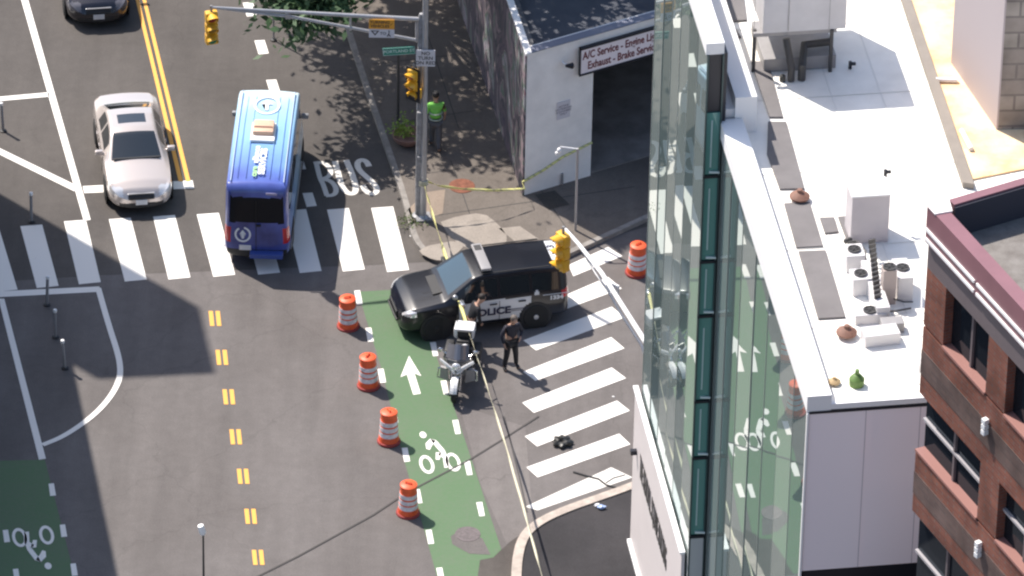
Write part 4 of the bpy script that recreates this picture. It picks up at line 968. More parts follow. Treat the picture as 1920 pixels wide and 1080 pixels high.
ring_emblem(van, frame((-2.945, .42, 1.05), (0, -1, 0), (0, 0, 1)), .25, .19, 1.0, 20)
q = MB(); q.box((-2.93, .35, .62), (.03, .36, .16), 0, .01); q.build('license_plate', m_platew, van)
q = MB(); q.box((-3.02, -.30, .47), (.22, 1.0, .14), 0, .02); q.build('rear_step', mat('blue step', (.05, .09, .33), .5), van)
q = MB(); q.box((-2.93, -.45, 2.38), (.02, .34, .07), 0, .01); q.build('brake_light', mat('grey lamp', (.35, .33, .5), .4), van)
q = MB(); q.box((-2.945, .02, 1.28), (.03, .012, 1.7)); q.box((-2.96, -.06, 1.36), (.04, .14, .05), 0, .01); q.build('door_seam', m_blackp, van)

# police SUV
m_blk = mat('black police paint', (.006, .007, .012), .30, 0, coat=.25); m_wdoor = mat('white door paint', (.66, .66, .67), .35, coat=.5)
h0 = 194.5
W_ = G(997, 612); suvc = Vector(place(1003, 612, h0, -1.45*.93, .90))
suv = empty('police_suv', suvc, R(h0), 'black police SUV with white doors parked across the green bike lane', 'police car')
suv.scale = (.93, .98, .99)
st_ = [(-2.52, .75), (-2.49, 1.25), (-2.38, 1.62), (-2.20, 1.74), (-1.2, 1.78), (.1, 1.77), (.36, 1.72), (1.10, 1.24), (1.25, 1.16), (2.10, 1.04), (2.38, .93), (2.50, .72)]
sb = [(-2.52, .7), (-2.45, 1.06), (-1.5, 1.10), (0, 1.07), (1.2, 1.03), (2.0, .96), (2.4, .84), (2.52, .6)]
def rgs(x, y, z, s, f, t, b2):
    ay = abs(y); sd_ = 'l' if y > 0 else 'r'
    if s == 5:
        if .38 < x < 1.10 and f > .17: return 'windshield'
        if x < -2.22 and f > .1 and t < 1.70: return 'rear_window'
        if 1.22 < x: return 'hood'
    if x < -2.40 and 1.12 < z < 1.56 and ay < .62: return 'rear_window'
    if s == 4 and t > 1.33:
        if .12 < f < .82:
            if -2.15 < x < -1.34: return 'window|q'+sd_
            if -1.26 < x < -.42: return 'window|r'+sd_
            if -.34 < x < .62: return 'window|f'+sd_
    if s in (3, 2) and .42 < z < 1.06 and -1.30 < x < .86:
        d = math.hypot(x+1.45, z-.38)
        if d > .50 and not (s == 4): return ('door|f' if x > -.36 else 'door|r')+sd_
    if x > 2.1 and .78 < z < .94 and .52 < ay < .95: return 'headlight|'+sd_
    if x > 2.25 and .50 < z < .82 and ay < .50: return 'grille'
    if x < -2.2 and .88 < z < 1.10 and ay > .52: return 'tail_light|'+sd_
    return 'body'
m_wsky = bpy.data.materials.new('windshield glass'); m_wsky.use_nodes = True; glass_nodes(m_wsky, (.045, .07, .085), (.75, .88, 1), 1.8, .03)  # blue diffuse stands in for sky reflected in the windshield
ms = {'body': m_blk, 'hood': m_blk, 'windshield': m_wsky, 'rear_window': m_cglass, 'grille': m_blackp}
for s2 in 'lr':
    ms['headlight|'+s2] = m_lens; ms['tail_light|'+s2] = m_redl; ms['door|f'+s2] = ms['door|r'+s2] = m_wdoor
    for k_ in 'qrf': ms['window|'+k_+s2] = m_cglass
vehicle_shell(5.04, 2.0, st_, sb, .27, 1.78, 1.42, (18, 11), 4, rgs, ms, suv, crown=.05)
for y in (-1, 1):
    arch(suv, 1.52, y*1.005, .47, m_blackp); arch(suv, -1.45, y*1.005, .47, m_blackp)
    wheel(suv, 1.52, y*.905, .385, .24, m_blackp, 5, R(6), m_blackp); wheel(suv, -1.45, y*.915, .385, .24, m_blackp, 5, 0, m_rim)  # front hub caps black: the fender's shade is put into their colour
    mirror(suv, .78, y*.98, 1.14, m_blackp if y < 0 else mat('mirror chrome', (.6, .62, .65), .15, .8), 1.15)
    for x in (.0, -.85):
        q = MB(); q.box((x-.18, y*1.004, .95), (.22, .02, .04), 0, .006); q.build('door_handle', m_blackp, suv)
    q = MB()
    for x in (.87, -.36, -1.31): q.box((x, y*1.0, .72), (.014, .012, .62))
    q.build('door_seam', m_blackp, suv)
    q = MB(); q.tube([(-1.9, y*.68, 1.775), (.1, y*.68, 1.78)], .018, 6); q.build('roof_rail', m_blackp, suv)
M4 = frame((-.38, 1.008, .70), (-1, 0, 0), (0, 0, 1)); m_pol = mat('navy lettering', (.02, .022, .06), .5)
text('lettering', 'POLICE', .30, m_pol, suv, frame((-.10, 1.008, .71), (-1, 0, 0), (0, 0, 1)), .003, .012, 1.2)
text('lettering', 'POLICE', .30, m_pol, suv, frame((-.10, -1.008, .71), (1, 0, 0), (0, 0, 1)), .003, .012, 1.2)
q = MB(); q.box((-.95, 1.003, .72), (.55, .012, .018)); q.box((-.95, 1.003, .67), (.5, .012, .012)); q.build('door_stripe', m_pol, suv)
text('unit_number', '1334', .17, m_platew, suv, frame((-2.05, 1.0, .93), (-1, 0, 0), (0, 0, 1)), .002, .01, 1.2)
q = MB(); q.box((-2.05, .985, 1.04), (.8, .012, .014)); q.build('pinstripe', m_platew, suv)
q = MB(); q.box((-1.47, .975, 1.12), (.14, .02, .10), .0, .01); q.box((-1.47, .972, 1.19), (.07, .02, .06)); q.build('side_badge', m_platew, suv)
lb = MB(); lb.box((-.05, 0, 1.86), (.30, 1.28, .09), 0, .03); lbo = lb.build('light_bar', mat('light bar grey', (.32, .31, .31), .3, coat=.5), suv, smooth=True)
lb = MB(); lb.box((-.05, -.42, 1.908), (.2, .24, .012)); lb.build('light_lens', m_duct, lbo)
q = MB(); q.box((-.05, .45, 1.80), (.1, .06, .06)); q.box((-.05, -.45, 1.80), (.1, .06, .06)); q.build('light_bar_foot', m_blackp, suv)
q = MB(); q.box((-2.20, -.05, 1.765), (.30, .95, .012), 0, 0, ry=R(-6)); sp_o = q.build('roof_marking_panel', m_platew, suv)
text('roof_number', '13', .30, m_pol, sp_o, frame((-2.18, -.15, 1.776), (0, -1, 0), (1, 0, .08)), .002, .01, 1.1)
q = MB(); q.box((2.54, 0, .55), (.05, .8, .32), 0, .02); q.tube([(2.56, -.5, .50), (2.60, -.3, .56), (2.60, .3, .56), (2.56, .5, .50)], .03, 6); q.build('push_bumper', m_blackp, suv)
plate(suv, -2.53, .80)
q = MB(); q.box((1.35, 0, 1.165), (.28, .9, .006), ry=R(8)); q.build('hood_vent', m_blackp, suv)
q = MB(); q.ell((.95, .93, 1.28), (.09, .07, .08), 12); q.build('spotlight', m_rim, suv, smooth=True)

# police motorcycle
mcf = G(853, 750); hm_ = R(-97)
mc = empty('police_motorcycle', (mcf.x-math.cos(hm_)*.85, mcf.y-math.sin(hm_)*.85, 0), hm_, 'black and white police motorcycle with windshield and top case beside the green lane', 'motorcycle'); mc.scale = (1.06, 1.12, 1.04)
m_mw = mat('motorcycle white', (.72, .72, .72), .25, coat=.6); m_chrome = mat('chrome', (.6, .6, .62), .12, .95)
for x, r_ in ((.85, .33), (-.80, .32)):
    wh = bpy.data.objects.new('wheel', None); COL.objects.link(wh); wh.parent = mc; wh.location = (x, 0, r_)
    q = MB(); q.torus((0, 0, 0), r_-.07, .07, 'Y', 28, 10); q.build('tyre', m_tyre, wh, smooth=True)
    q = MB(); q.torus((0, 0, 0), r_-.13, .018, 'Y', 24, 6)
    for k_ in range(8): a = k_*math.pi/4; q.tube([(0, 0, 0), (math.cos(a)*(r_-.13), 0, math.sin(a)*(r_-.13))], .012, 5)
    q.lathe([(.05, -.06), (.05, .06)], (0, 0, 0), 'Y', 12); q.build('rim', m_chrome, wh)
    q = MB()
    for k_ in range(12):
        a0 = R(20+k_*11.5); a1 = R(20+(k_+1)*11.5); Rf = r_+.035
        for y0, y1 in ((-.085, 0), (0, .085)):
            pa = lambda a, y: (math.cos(a)*(Rf+.02*(1-abs(y)/.085)), y, math.sin(a)*(Rf+.02*(1-abs(y)/.085)))
            q.poly([pa(a0, y0), pa(a1, y0), pa(a1, y1), pa(a0, y1)])
    fd = q.build('fender', m_mw, wh, smooth=True)
q = MB()
for y in (-.11, .11): q.tube([(.85, y, .33), (.52, y, 1.0)], .03, 8)
q.build('fork', m_chrome, mc, smooth=True)
q = MB(); q.ell((.0, 0, .52), (.34, .20, .26), 14); q.box((.0, 0, .50), (.5, .46, .22), 0, .06); q.build('engine', m_grey, mc, smooth=True)
q = MB(); q.ell((.12, 0, .86), (.33, .19, .16), 16); q.build('fuel_tank', m_blackp, mc, smooth=True)
q = MB(); q.box((-.30, 0, .80), (.50, .34, .12), 0, .05); q.box((-.62, 0, .86), (.22, .30, .10), 0, .04); q.build('seat', m_blackp, mc, smooth=True)
q = MB()       # fairing: swept shell with lower wings
for s2 in (-1, 1):
    q.hexa([(.45, 0, .78), (.72, 0, .82), (.62, s2*.22, .80), (.36, s2*.30, .72), (.45, 0, 1.12), (.62, 0, 1.06), (.54, s2*.24, 1.06), (.36, s2*.36, 1.02)])
q.build('fairing', mat('fairing black', (.03, .03, .035), .25, coat=.6), mc)
for s2 in (-1, 1):
    q = MB()
    for f_ in (0, .09): q.tube([(.56-f_, s2*.40, 1.06-f_), (.66-f_*.6, s2*.22, .98-f_), (.72, s2*.02, .84-f_)], .028, 7)
    q.build('fairing_stripe', m_mw, mc, smooth=True)
for s2 in (-1, 1): q = MB(); q.hexa([(.42, s2*.20, .34), (.50, s2*.20, .34), (.44, s2*.42, .40), (.36, s2*.42, .40), (.42, s2*.22, .74), (.52, s2*.22, .74), (.44, s2*.40, .72), (.36, s2*.40, .72)]); q.build('leg_shield', m_grey, mc)
q = MB()
for i in range(8):
    y0 = -.28+i*.07; y1 = y0+.07; c0 = .58-(y0*1.1)**2*1.2; c1 = .58-(y1*1.1)**2*1.2
    q.poly([(c0, y0, 1.08), (c1, y1, 1.08), (c1-.22, y1*.85, 1.42-abs(y1)*.25), (c0-.22, y0*.85, 1.42-abs(y0)*.25)])
q.build('windshield', mat('smoked windshield', (.18, .18, .20), .08, .3, coat=.8), mc, smooth=True)
for s2 in (-1, 1):
    q = MB(); q.tube([(.30, s2*.15, .98), (.26, s2*.32, 1.05), (.14, s2*.42, 1.03)], .022, 7); q.build('handlebar', m_chrome, mc)
    q = MB(); q.tube([(.30, s2*.30, 1.05), (.34, s2*.40, 1.18)], .01, 5); q.ell((.34, s2*.42, 1.2), (.03, .08, .055), 10); q.build('mirror', m_chrome, mc, smooth=True)
    q = MB(); q.box((-.62, s2*.33, .52), (.56, .20, .34), 0, .06); q.build('saddlebag', m_blackp, mc, smooth=True)
    q = MB(); q.tube([(.36, s2*.18, .74), (.40, s2*.46, .66), (.42, s2*.48, .40), (.38, s2*.18, .30)], .022, 7); q.build('crash_bar', m_chrome, mc, smooth=True)
    q = MB(); q.tube([(.1, s2*.2, .30), (-.5, s2*.24, .26), (-1.05, s2*.26, .28)], .045, 8); q.build('exhaust', m_chrome, mc, smooth=True)
    q = MB(); q.ell((.66, s2*.20, .92), (.05, .05, .05), 10); q.build('auxiliary_light', m_lens, mc, smooth=True)
q = MB(); q.ell((.70, 0, .96), (.07, .11, .10), 14); q.build('headlight', m_lens, mc, smooth=True)
q = MB(); q.box((-.90, 0, 1.0), (.44, .50, .30), 0, .07); tcs = q.build('top_case', m_mw, mc, smooth=True)
q = MB(); q.box((-.665, .02, 1.02), (.06, .34, .20), 0, .025); q.build('backrest', m_blackp, tcs)
q = MB(); q.ell((-.15, .10, .98), (.10, .10, .09), 12); q.build('helmet', mat('silver helmet', (.62, .62, .64), .25, coat=.5), mc, smooth=True)
q = MB(); q.tube([(-1.02, -.2, .9), (-1.02, -.2, 1.35)], .012, 5); q.build('antenna', m_blackp, mc)

# ================================================================== PEOPLE
def skinmesh(name, verts, edges, radii, m, parent, sub=1, rootv=0):
    me = bpy.data.meshes.new(name); me.from_pydata(verts, edges, []); o = bpy.data.objects.new(name, me); COL.objects.link(o)
    md = o.modifiers.new('s', 'SKIN'); sk = me.skin_vertices[0].data
    for i, r_ in enumerate(radii): sk[i].radius = r_ if isinstance(r_, tuple) else (r_, r_); sk[i].use_root = (i == rootv)
    md.use_smooth_shade = True; sb_ = o.modifiers.new('u', 'SUBSURF'); sb_.levels = sub; sb_.render_levels = sub
    bpy.context.view_layer.update()
    me2 = bpy.data.meshes.new_from_object(o.evaluated_get(bpy.context.evaluated_depsgraph_get())); me2.name = name
    bpy.data.objects.remove(o); bpy.data.meshes.remove(me)
    me2.polygons.foreach_set('use_smooth', [True]*len(me2.polygons)); me2.materials.clear(); me2.materials.append(m)
    o = bpy.data.objects.new(name, me2); COL.objects.link(o); o.parent = parent; return o
m_skin = mat('skin', (.42, .25, .18), .6)
def person(px, py, hd, z, label, shirt, trousers, hairm, arms, legs=((.04, .16), (-.04, -.16)), lean=0.0, headfwd=.0, scale=1.0, vest=None, cap=None, skin=m_skin, boots=None, sleeves=True):
    root = empty('person', place(px, py, hd, 0, 0, z), R(hd), label, 'person'); root.scale = (scale,)*3
    ln = math.sin(lean)
    def up(z_, x=0, y=0):      # torso leans from the hips
        dz = z_-.94; return (x+dz*ln, y, .94+dz*math.cos(lean)) if z_ > .94 else (x, y, z_)
    V = []; E = []; Rr = []; N = {}
    def add(k_, p, r_, par=None):
        N[k_] = len(V); V.append(tuple(p)); Rr.append(r_)
        if par is not None: E.append((N[par], N[k_]))
    add('pel', up(.95), (.15, .11)); add('sp', up(1.14), (.135, .10), 'pel'); add('ch', up(1.34), (.165, .115), 'sp'); add('nk0', up(1.47), (.07, .065), 'ch')
    add('nk', up(1.53, .01+headfwd*.3), (.055, .055), 'nk0'); add('hd0', up(1.60, .03+headfwd*.7), (.075, .085), 'nk'); add('hd1', up(1.69, .03+headfwd), (.08, .095), 'hd0'); add('hd2', up(1.76, .01+headfwd), (.055, .065), 'hd1')
    add('nose', up(1.665, .135+headfwd), (.012, .014), 'hd1')
    for s2, sd_ in ((1, 'l'), (-1, 'r')):
        add('er'+sd_, up(1.68, .02+headfwd, s2*.088), (.012, .022), 'hd1')
        add('sh'+sd_, up(1.42, 0, s2*.18), (.065, .065), 'ch')
        el, wr = arms[0 if s2 > 0 else 1]
        add('el'+sd_, up(el[2], el[0], s2*el[1]), (.042, .042), 'sh'+sd_); add('wr'+sd_, up(wr[2], wr[0], s2*wr[1]), (.028, .026), 'el'+sd_)
        e_ = Vector(V[N['el'+sd_]]); w2 = Vector(V[N['wr'+sd_]]); d = (w2-e_).normalized(); sdv = Vector((0, s2, 0)); sdv = (sdv-d*sdv.dot(d)).normalized(); pv = d.cross(sdv)
        add('pa'+sd_, w2+d*.05, (.036, .018), 'wr'+sd_)
        for fi, (o_, l_) in enumerate(((-.030, .075), (-.010, .085), (.010, .080), (.028, .062))):
            b0 = w2+d*.085+pv*o_; add(f'f{fi}{sd_}', b0, (.010, .010), 'pa'+sd_); add(f'g{fi}{sd_}', b0+d*l_*.6-sdv*.008, (.009, .009), f'f{fi}{sd_}'); add(f'h{fi}{sd_}', b0+d*l_*.9-sdv*.03, (.007, .007), f'g{fi}{sd_}')
        add('t'+sd_, w2+d*.05-pv*.045, (.011, .011), 'pa'+sd_); add('u'+sd_, w2+d*.09-pv*.06, (.009, .009), 't'+sd_)
        fx, fy = legs[0 if s2 > 0 else 1]
        add('hp'+sd_, (0, s2*.09, .90), (.10, .10), 'pel'); add('kn'+sd_, (fx*.5+.03, (s2*.09+fy)/2, .49), (.062, .065), 'hp'+sd_); add('an'+sd_, (fx-.02, fy, .09), (.04, .045), 'kn'+sd_); add('to'+sd_, (fx+.13, fy+s2*.02, .035), (.045, .03), 'an'+sd_)
    bmy = skinmesh('body', V, E, Rr, skin, root, 1); bmy.name = 'body'
    def sub(name, keys, grow, m, sb=1):
        ids = [N[k_] for k_ in keys]; mp2 = {i: j for j, i in enumerate(ids)}
        ed = [(mp2[a], mp2[b2]) for a, b2 in E if a in mp2 and b2 in mp2]
        return skinmesh(name, [V[i] for i in ids], ed, [(Rr[i][0]+grow, Rr[i][1]+grow) for i in ids], m, root, sb)
    arm = [k_+s2 for s2 in 'lr' for k_ in ('sh', 'el', 'wr')] if sleeves else [k_+s2 for s2 in 'lr' for k_ in ('sh', 'el')]
    sub('shirt', ['pel', 'sp', 'ch', 'nk0']+arm, .016, shirt)
    sub('trousers', ['pel']+[k_+s2 for s2 in 'lr' for k_ in ('hp', 'kn', 'an')], .020, trousers)
    for s2 in 'lr': sub('shoe', ['an'+s2, 'to'+s2], .016, boots or m_blackp)
    hc = Vector(V[N['hd1']]); q = MB(); q.ell((hc.x-.014, hc.y, hc.z+.028), (.108, .096, .100), 14)
    for v in list(q.bm.verts):
        if v.co.x > hc.x+.055 and v.co.z < hc.z+.055: v.co.x = hc.x+.055
    q.build('hair', hairm, root, smooth=True)
    if cap:
        q = MB(); q.ell((hc.x, hc.y, hc.z+.055), (.115, .102, .075), 14); q.box((hc.x+.12, hc.y, hc.z+.03), (.10, .15, .015), 0, .006); q.build('cap', cap, root, smooth=True)
    if vest: sub('vest', ['pel', 'sp', 'ch'], .036, vest)
    if vest:
        q = MB()
        for zz in (1.02, 1.2): 
            c_ = up(zz); q.torus(c_, .178, .02, 'Z', 24, 6); 
        q.build('vest_band', mat('reflective band', (.45, .5, .42), .4), root)
    # belt
    q = MB(); c_ = up(.99); q.lathe([(.165, -.025), (.17, 0), (.165, .025)], c_, seg=20); bl = q.build('belt', m_blackp, root); 
    return root
m_navy = mat('navy uniform', (.018, .018, .030), .8); m_navy2 = mat('black uniform', (.012, .012, .016), .8); m_hair = mat('dark hair', (.025, .018, .014), .7); m_hair2 = mat('grey brown hair', (.12, .10, .085), .7)
o1 = person(957, 691, -62, 0, 'officer in dark uniform standing with legs apart behind the motorcycle', m_navy, m_navy2, m_hair2,
       [((.02, .30, 1.16), (.20, .17, 1.10)), ((.0, .30, 1.16), (.12, .27, .94))], ((.02, .17), (-.02, -.17)), R(6), .05, 1.0)
o2 = person(880, 655, 20, 0, 'person in black leaning in at the police SUV door', m_navy2, m_navy2, m_hair,
       [((.06, .28, 1.16), (.26, .24, 1.02)), ((.10, .26, 1.15), (.26, .18, .92))], ((.05, .12), (-.08, -.13)), R(22), .05, .98)
m_hiv = mat('hi-vis green', (.22, .62, .10), .7); m_gtr = mat('grey trousers', (.11, .11, .12), .8, var=.15)
o3 = person(816, 279, 95, KZ, 'person in a green hi-vis vest walking away along the sidewalk', m_hiv, m_gtr, m_hair,
       [((-.05, .27, 1.16), (.08, .28, .94)), ((.05, .27, 1.16), (.14, .26, .95))], ((.22, .09), (-.20, -.09)), R(4), .0, 1.02, vest=m_hiv, cap=mat('black cap', (.012, .012, .014), .7), sleeves=False)

# ================================================================== STREET OBJECTS
# drums
m_or = mat('drum orange', (.76, .11, .035), .5, var=.22, scale=5); m_rw = mat('reflective white', (.66, .63, .66), .35, var=.25, scale=9); m_ru = mat('rubber base', (.30, .05, .045), .8)
def drum():
    root = empty('traffic_drum', (0, 0, 0), 0, 'x', 'traffic drum', 'orange and white traffic drums')
    q = MB(); q.lathe([(.31, 0), (.315, .03), (.30, .06), (.25, .07), (.24, .05)], seg=28); q.build('base', m_ru, root, smooth=True)
    pr = [(.265, .06), (.262, .10), (.255, .28)]; bands = [(.255, .28, .248, .40, 0), (.248, .40, .243, .47, 1), (.243, .47, .236, .60, 0), (.236, .60, .230, .68, 1), (.230, .68, .224, .82, 0)]
    # body silhouette: stepped cylinder, one mesh; white bands sit proud as their own parts
    q = MB(); q.lathe([(.27, .05), (.262, .20), (.25, .20), (.245, .36), (.24, .36), (.235, .52), (.23, .52), (.225, .68), (.22, .68), (.215, .84), (.225, .85), (.225, .89), (.20, .91), (.01, .915)], seg=28); q.build('barrel', m_or, root, smooth=True)
    for z0, z1, r0, r1 in ((.22, .345, .256, .250), (.385, .50, .247, .241), (.55, .66, .238, .232)):
        q = MB(); q.lathe([(r0-.012, z0), (r0, z0), (r1, z1), (r1-.012, z1)], seg=28); q.build('reflective_band', m_rw, root, smooth=True)
    q = MB(); q.tube([(-.09, 0, .90), (-.07, 0, .955), (.07, 0, .955), (.09, 0, .90)], .022, 7); q.build('handle', m_or, root, smooth=True)
    return root
d0 = drum()
spots = [(653, 612, .3, 'orange and white drum nearest the van, at the top of the row'), (691, 724, 1.1, 'second drum from the top, left of the painted lane arrow'),
         (729, 828, 2.0, 'third drum from the top, left of the bike symbol'), (765, 962, 2.8, 'lowest drum, beside the bottom end of the green lane'), (1193, 512, .7, 'lone drum beside the glass facade, at the far end of the right crosswalk')]
for i, (x, y, a, lab) in enumerate(spots):
    o = d0 if i == 0 else copy_tree(d0); p = G(x, y); o.location = p; o.rotation_euler = (R([1.5, -2, 1, -1, 2][i]), R([-2, 1, 2.5, -1, 1][i]), a); o['label'] = lab; o.scale = (1, 1, 1.04)
# flexible bollards
m_boll = mat('bollard grey', (.26, .25, .25), .6)
def bollard():
    root = empty('bollard', (0, 0, 0), 0, 'x', 'bollard', 'flexible bollards beside the crossing')
    q = MB(); q.lathe([(.10, 0), (.10, .03), (.045, .05)], seg=14); q.build('base', m_blackp, root)
    q = MB(); q.lathe([(.042, .03), (.042, .90), (.02, .93), (.005, .93)], seg=12); q.build('post', m_boll, root, smooth=True)
    q = MB(); q.lathe([(.05, .86), (.055, .90), (.05, .94), (.01, .96)], seg=12); q.build('cap', m_cope, root, smooth=True)
    return root
b0 = bollard()
for i, (x, y, lab) in enumerate([(122, 691, 'bollard with bright cap at the curved end of the left box'), (104, 633, 'pale bollard, next one up from the bright-capped bollard'), (88, 572, 'bollard standing at the top line of the left box'), (59, 416, 'bollard at the upper end of the left crosswalk bars'), (6, 246, 'bollard at the left edge beside the sedan lane')]):
    o = b0 if i == 0 else copy_tree(b0); o.location = G(x, y); o['label'] = lab; o.rotation_euler = (R(2), R(-3+i), i)

m_galv = mat('galvanised steel', (.42, .42, .43), .45, .5, var=.12, scale=3); m_galvd = mat('weathered steel', (.26, .26, .27), .6, .3, var=.35, scale=7)
m_sy = mat('signal yellow', (.78, .42, .03), .4, coat=.3); m_hole = mat('signal lens dark', (.03, .02, .02), .3)
def signal(p, hd, label, back=False, par=None, sc=1.0):
    """three-section head with visors; faces +X"""
    root = empty('traffic_signal', p, hd, label, 'traffic signal'); root.scale = (sc,)*3
    for i, cc_ in enumerate(((.30, .02, .02), (.30, .16, .02), (.02, .18, .08))):
        z = -.17-i*.34; q = MB(); q.box((0, 0, z), (.20, .34, .325), 0, .04); h_ = q.build('housing', m_sy, root, smooth=True)
        q = MB(); q.lathe([(.125, .10), (.13, .105), (.01, .107)], (0, 0, z), 'X', 20); q.build('lens', mat('lens%d' % i, cc_, .3), h_)
        q = MB(); n_ = 18
        for k_ in range(n_):
            a0 = R(-30)+R(240)*k_/n_; a1 = R(-30)+R(240)*(k_+1)/n_
            l0 = .10+.16*max(0, math.sin(a0)); l1 = .10+.16*max(0, math.sin(a1))
            for rr2 in (.145,): q.hexa([(.10, rr2*math.cos(a0), z+rr2*math.sin(a0)), (.10, rr2*math.cos(a1), z+rr2*math.sin(a1)), (.10+l1, rr2*math.cos(a1), z+rr2*math.sin(a1)), (.10+l0, rr2*math.cos(a0), z+rr2*math.sin(a0)),
                                        (.10, (rr2+.01)*math.cos(a0), z+(rr2+.01)*math.sin(a0)), (.10, (rr2+.01)*math.cos(a1), z+(rr2+.01)*math.sin(a1)), (.10+l1, (rr2+.01)*math.cos(a1), z+(rr2+.01)*math.sin(a1)), (.10+l0, (rr2+.01)*math.cos(a0), z+(rr2+.01)*math.sin(a0))])
        q.build('visor', m_sy, h_)
    q = MB(); q.tube([(0, 0, 0), (0, 0, .18)], .035, 8); q.build('hanger', m_galvd, root)
    return root
# mast-arm assembly A
pA = G(786, 406, KZ); zA = onplane(785, 30, pA, Vector((0, 1, 0))).z
armdir = -vx
print('mast z', zA)
ma = empty('signal_mast', pA, 0, 'grey signal pole with long mast arm reaching left over the street', 'signal pole')
q = MB(); q.lathe([(.20, 0), (.20, .06), (.12, .10), (.105, zA*.6), (.09, zA-KZ), (.06, zA-KZ+.08), (.01, zA-KZ+.1)], seg=16); q.build('pole', m_galvd, ma, smooth=True)
def rp_(p): return Vector(p)-pA
def armpt(px, py): return onplane(px, py, pA, Vector((vx.y, -vx.x, 0)))
tip = armpt(396, 14); up0 = armpt(785, 36); lo0 = armpt(785, 76); mid = armpt(545, 31)
q = MB(); q.tube([rp_(up0), rp_(up0.lerp(tip, .5)), rp_(tip)], .065, 10, .04); q.build('mast_arm', m_galv, ma, smooth=True)
q = MB(); q.tube([rp_(lo0), rp_(mid), rp_(tip.lerp(mid, .3)), rp_(tip)], .05, 10, .03); q.build('lower_arm', m_galv, ma, smooth=True)
q = MB(); q.tube([rp_(armpt(657, 27)), rp_(armpt(657, 57))], .03, 6); q.box(rp_(armpt(540, 30)), (.14, .1, .14)); q.tube([rp_(armpt(782, 40)), rp_(armpt(782, 78))], .05, 8); q.build('arm_brace', m_galv, ma)
s1 = signal(tip+Vector((0, 0, -.06)), R(-72), 'yellow three-section signal hanging from the far left end of the mast arm'); s1.location.z = tip.z-.12
p = G(770, 125, 0); pl_ = armpt(776, 122); s2_ = signal(pl_+Vector((0, -.22, 0)), R(-125), 'yellow signal on the side of the pole above the sidewalk', sc=.95)
q = MB(); q.box((.02, 0, -.5), (.03, .5, 1.12), 0, .02); q.build('backplate', m_blackp, s2_); s2_.children[-1].location.x = -.10
# signs
def signboard(name, p, wd, ht, m, label, face=Vector((0, -1, 0)), tilt=0.0, dirx=None, cat='sign'):
    root = empty(name, p, 0, label, cat)
    x = dirx or Vector((1, 0, 0)); x = (Matrix.Rotation(tilt, 3, 'Y') @ x) if tilt else x
    M4 = frame((0, 0, 0), x, (0, 0, 1)); q = MB(); q.box((0, 0, 0), (wd, ht, .02), 0, .004); 
    for v in q.bm.verts: v.co = M4 @ v.co
    q.build('board', m, root); return root, M4
m_sw = mat('sign white sheet', (.60, .60, .64), .5); m_ink2 = mat('sign black', (.02, .02, .025), .5); m_sgreen = mat('street sign green', (.02, .22, .16), .4); m_syel = mat('sign amber', (.72, .33, .03), .4)
arm_c = armpt(716, 41); frn = Vector((0, -.12, 0))
r1, M1 = signboard('yield_sign', arm_c+frn, .69, .30, m_syel, 'amber and white turning traffic sign mounted on the mast arm')
text('lettering', 'TURNING\nVEHICLES', .12, m_ink2, r1, M1 @ Matrix.Translation((-.05, 0, .012)), .001, .003)
q = MB(); q.poly([M1 @ Vector(v) for v in ((.22, -.05, .013), (.31, .06, .013), (.24, .0, .013))]); q.build('arrow', m_ink2, r1)
q = MB(); q.box((0, -.29, 0), (.69, .27, .02), 0, .004)
for v in q.bm.verts: v.co = M1 @ v.co
q.build('lower_board', m_sw, r1)
q = MB(); q.poly([M1 @ Vector(v) for v in ((-.30, -.20, .012), (-.18, -.36, .012), (-.06, -.20, .012))]); q.build('yield_triangle', m_ink2, r1)
q = MB(); q.poly([M1 @ Vector(v) for v in ((-.24, -.225, .014), (-.18, -.305, .014), (-.12, -.225, .014))]); q.build('triangle_center', m_sw, r1)
text('lettering', 'TO', .12, m_ink2, r1, M1 @ Matrix.Translation((.04, -.29, .012)), .001, .002)
q = MB(); q.ell(M1 @ Vector((.2, -.21, .012)), (.022, .004, .022), 10); q.tube([M1 @ Vector((.2, -.24, .014)), M1 @ Vector((.19, -.31, .014)), M1 @ Vector((.15, -.38, .014))], .014, 5); q.tube([M1 @ Vector((.19, -.31, .014)), M1 @ Vector((.24, -.38, .014))], .013, 5); q.build('walker_symbol', m_ink2, r1)
gs = armpt(748, 95); tl_ = math.atan2(8, 60)
r2, M2 = signboard('street_name_sign', gs+Vector((0, -.02, 0)), .88, .24, m_sgreen, 'green street name sign on the signal pole', tilt=-.10)
text('lettering', 'PORTLAND ST', .13, mat('sign pale ink', (.55, .70, .66), .5), r2, M2 @ Matrix.Translation((0, 0, .012)), .001, .002)
q = MB(); 
for (x0, y0, w2, h2) in ((0, .108, .86, .01), (0, -.108, .86, .01), (-.43, 0, .01, .22), (.43, 0, .01, .22)): q.box((x0, y0, .011), (w2, h2, .004))
for v in q.bm.verts: v.co = M2 @ v.co
q.build('border', mat('sign pale ink', (.5, .6, .6)), r2)
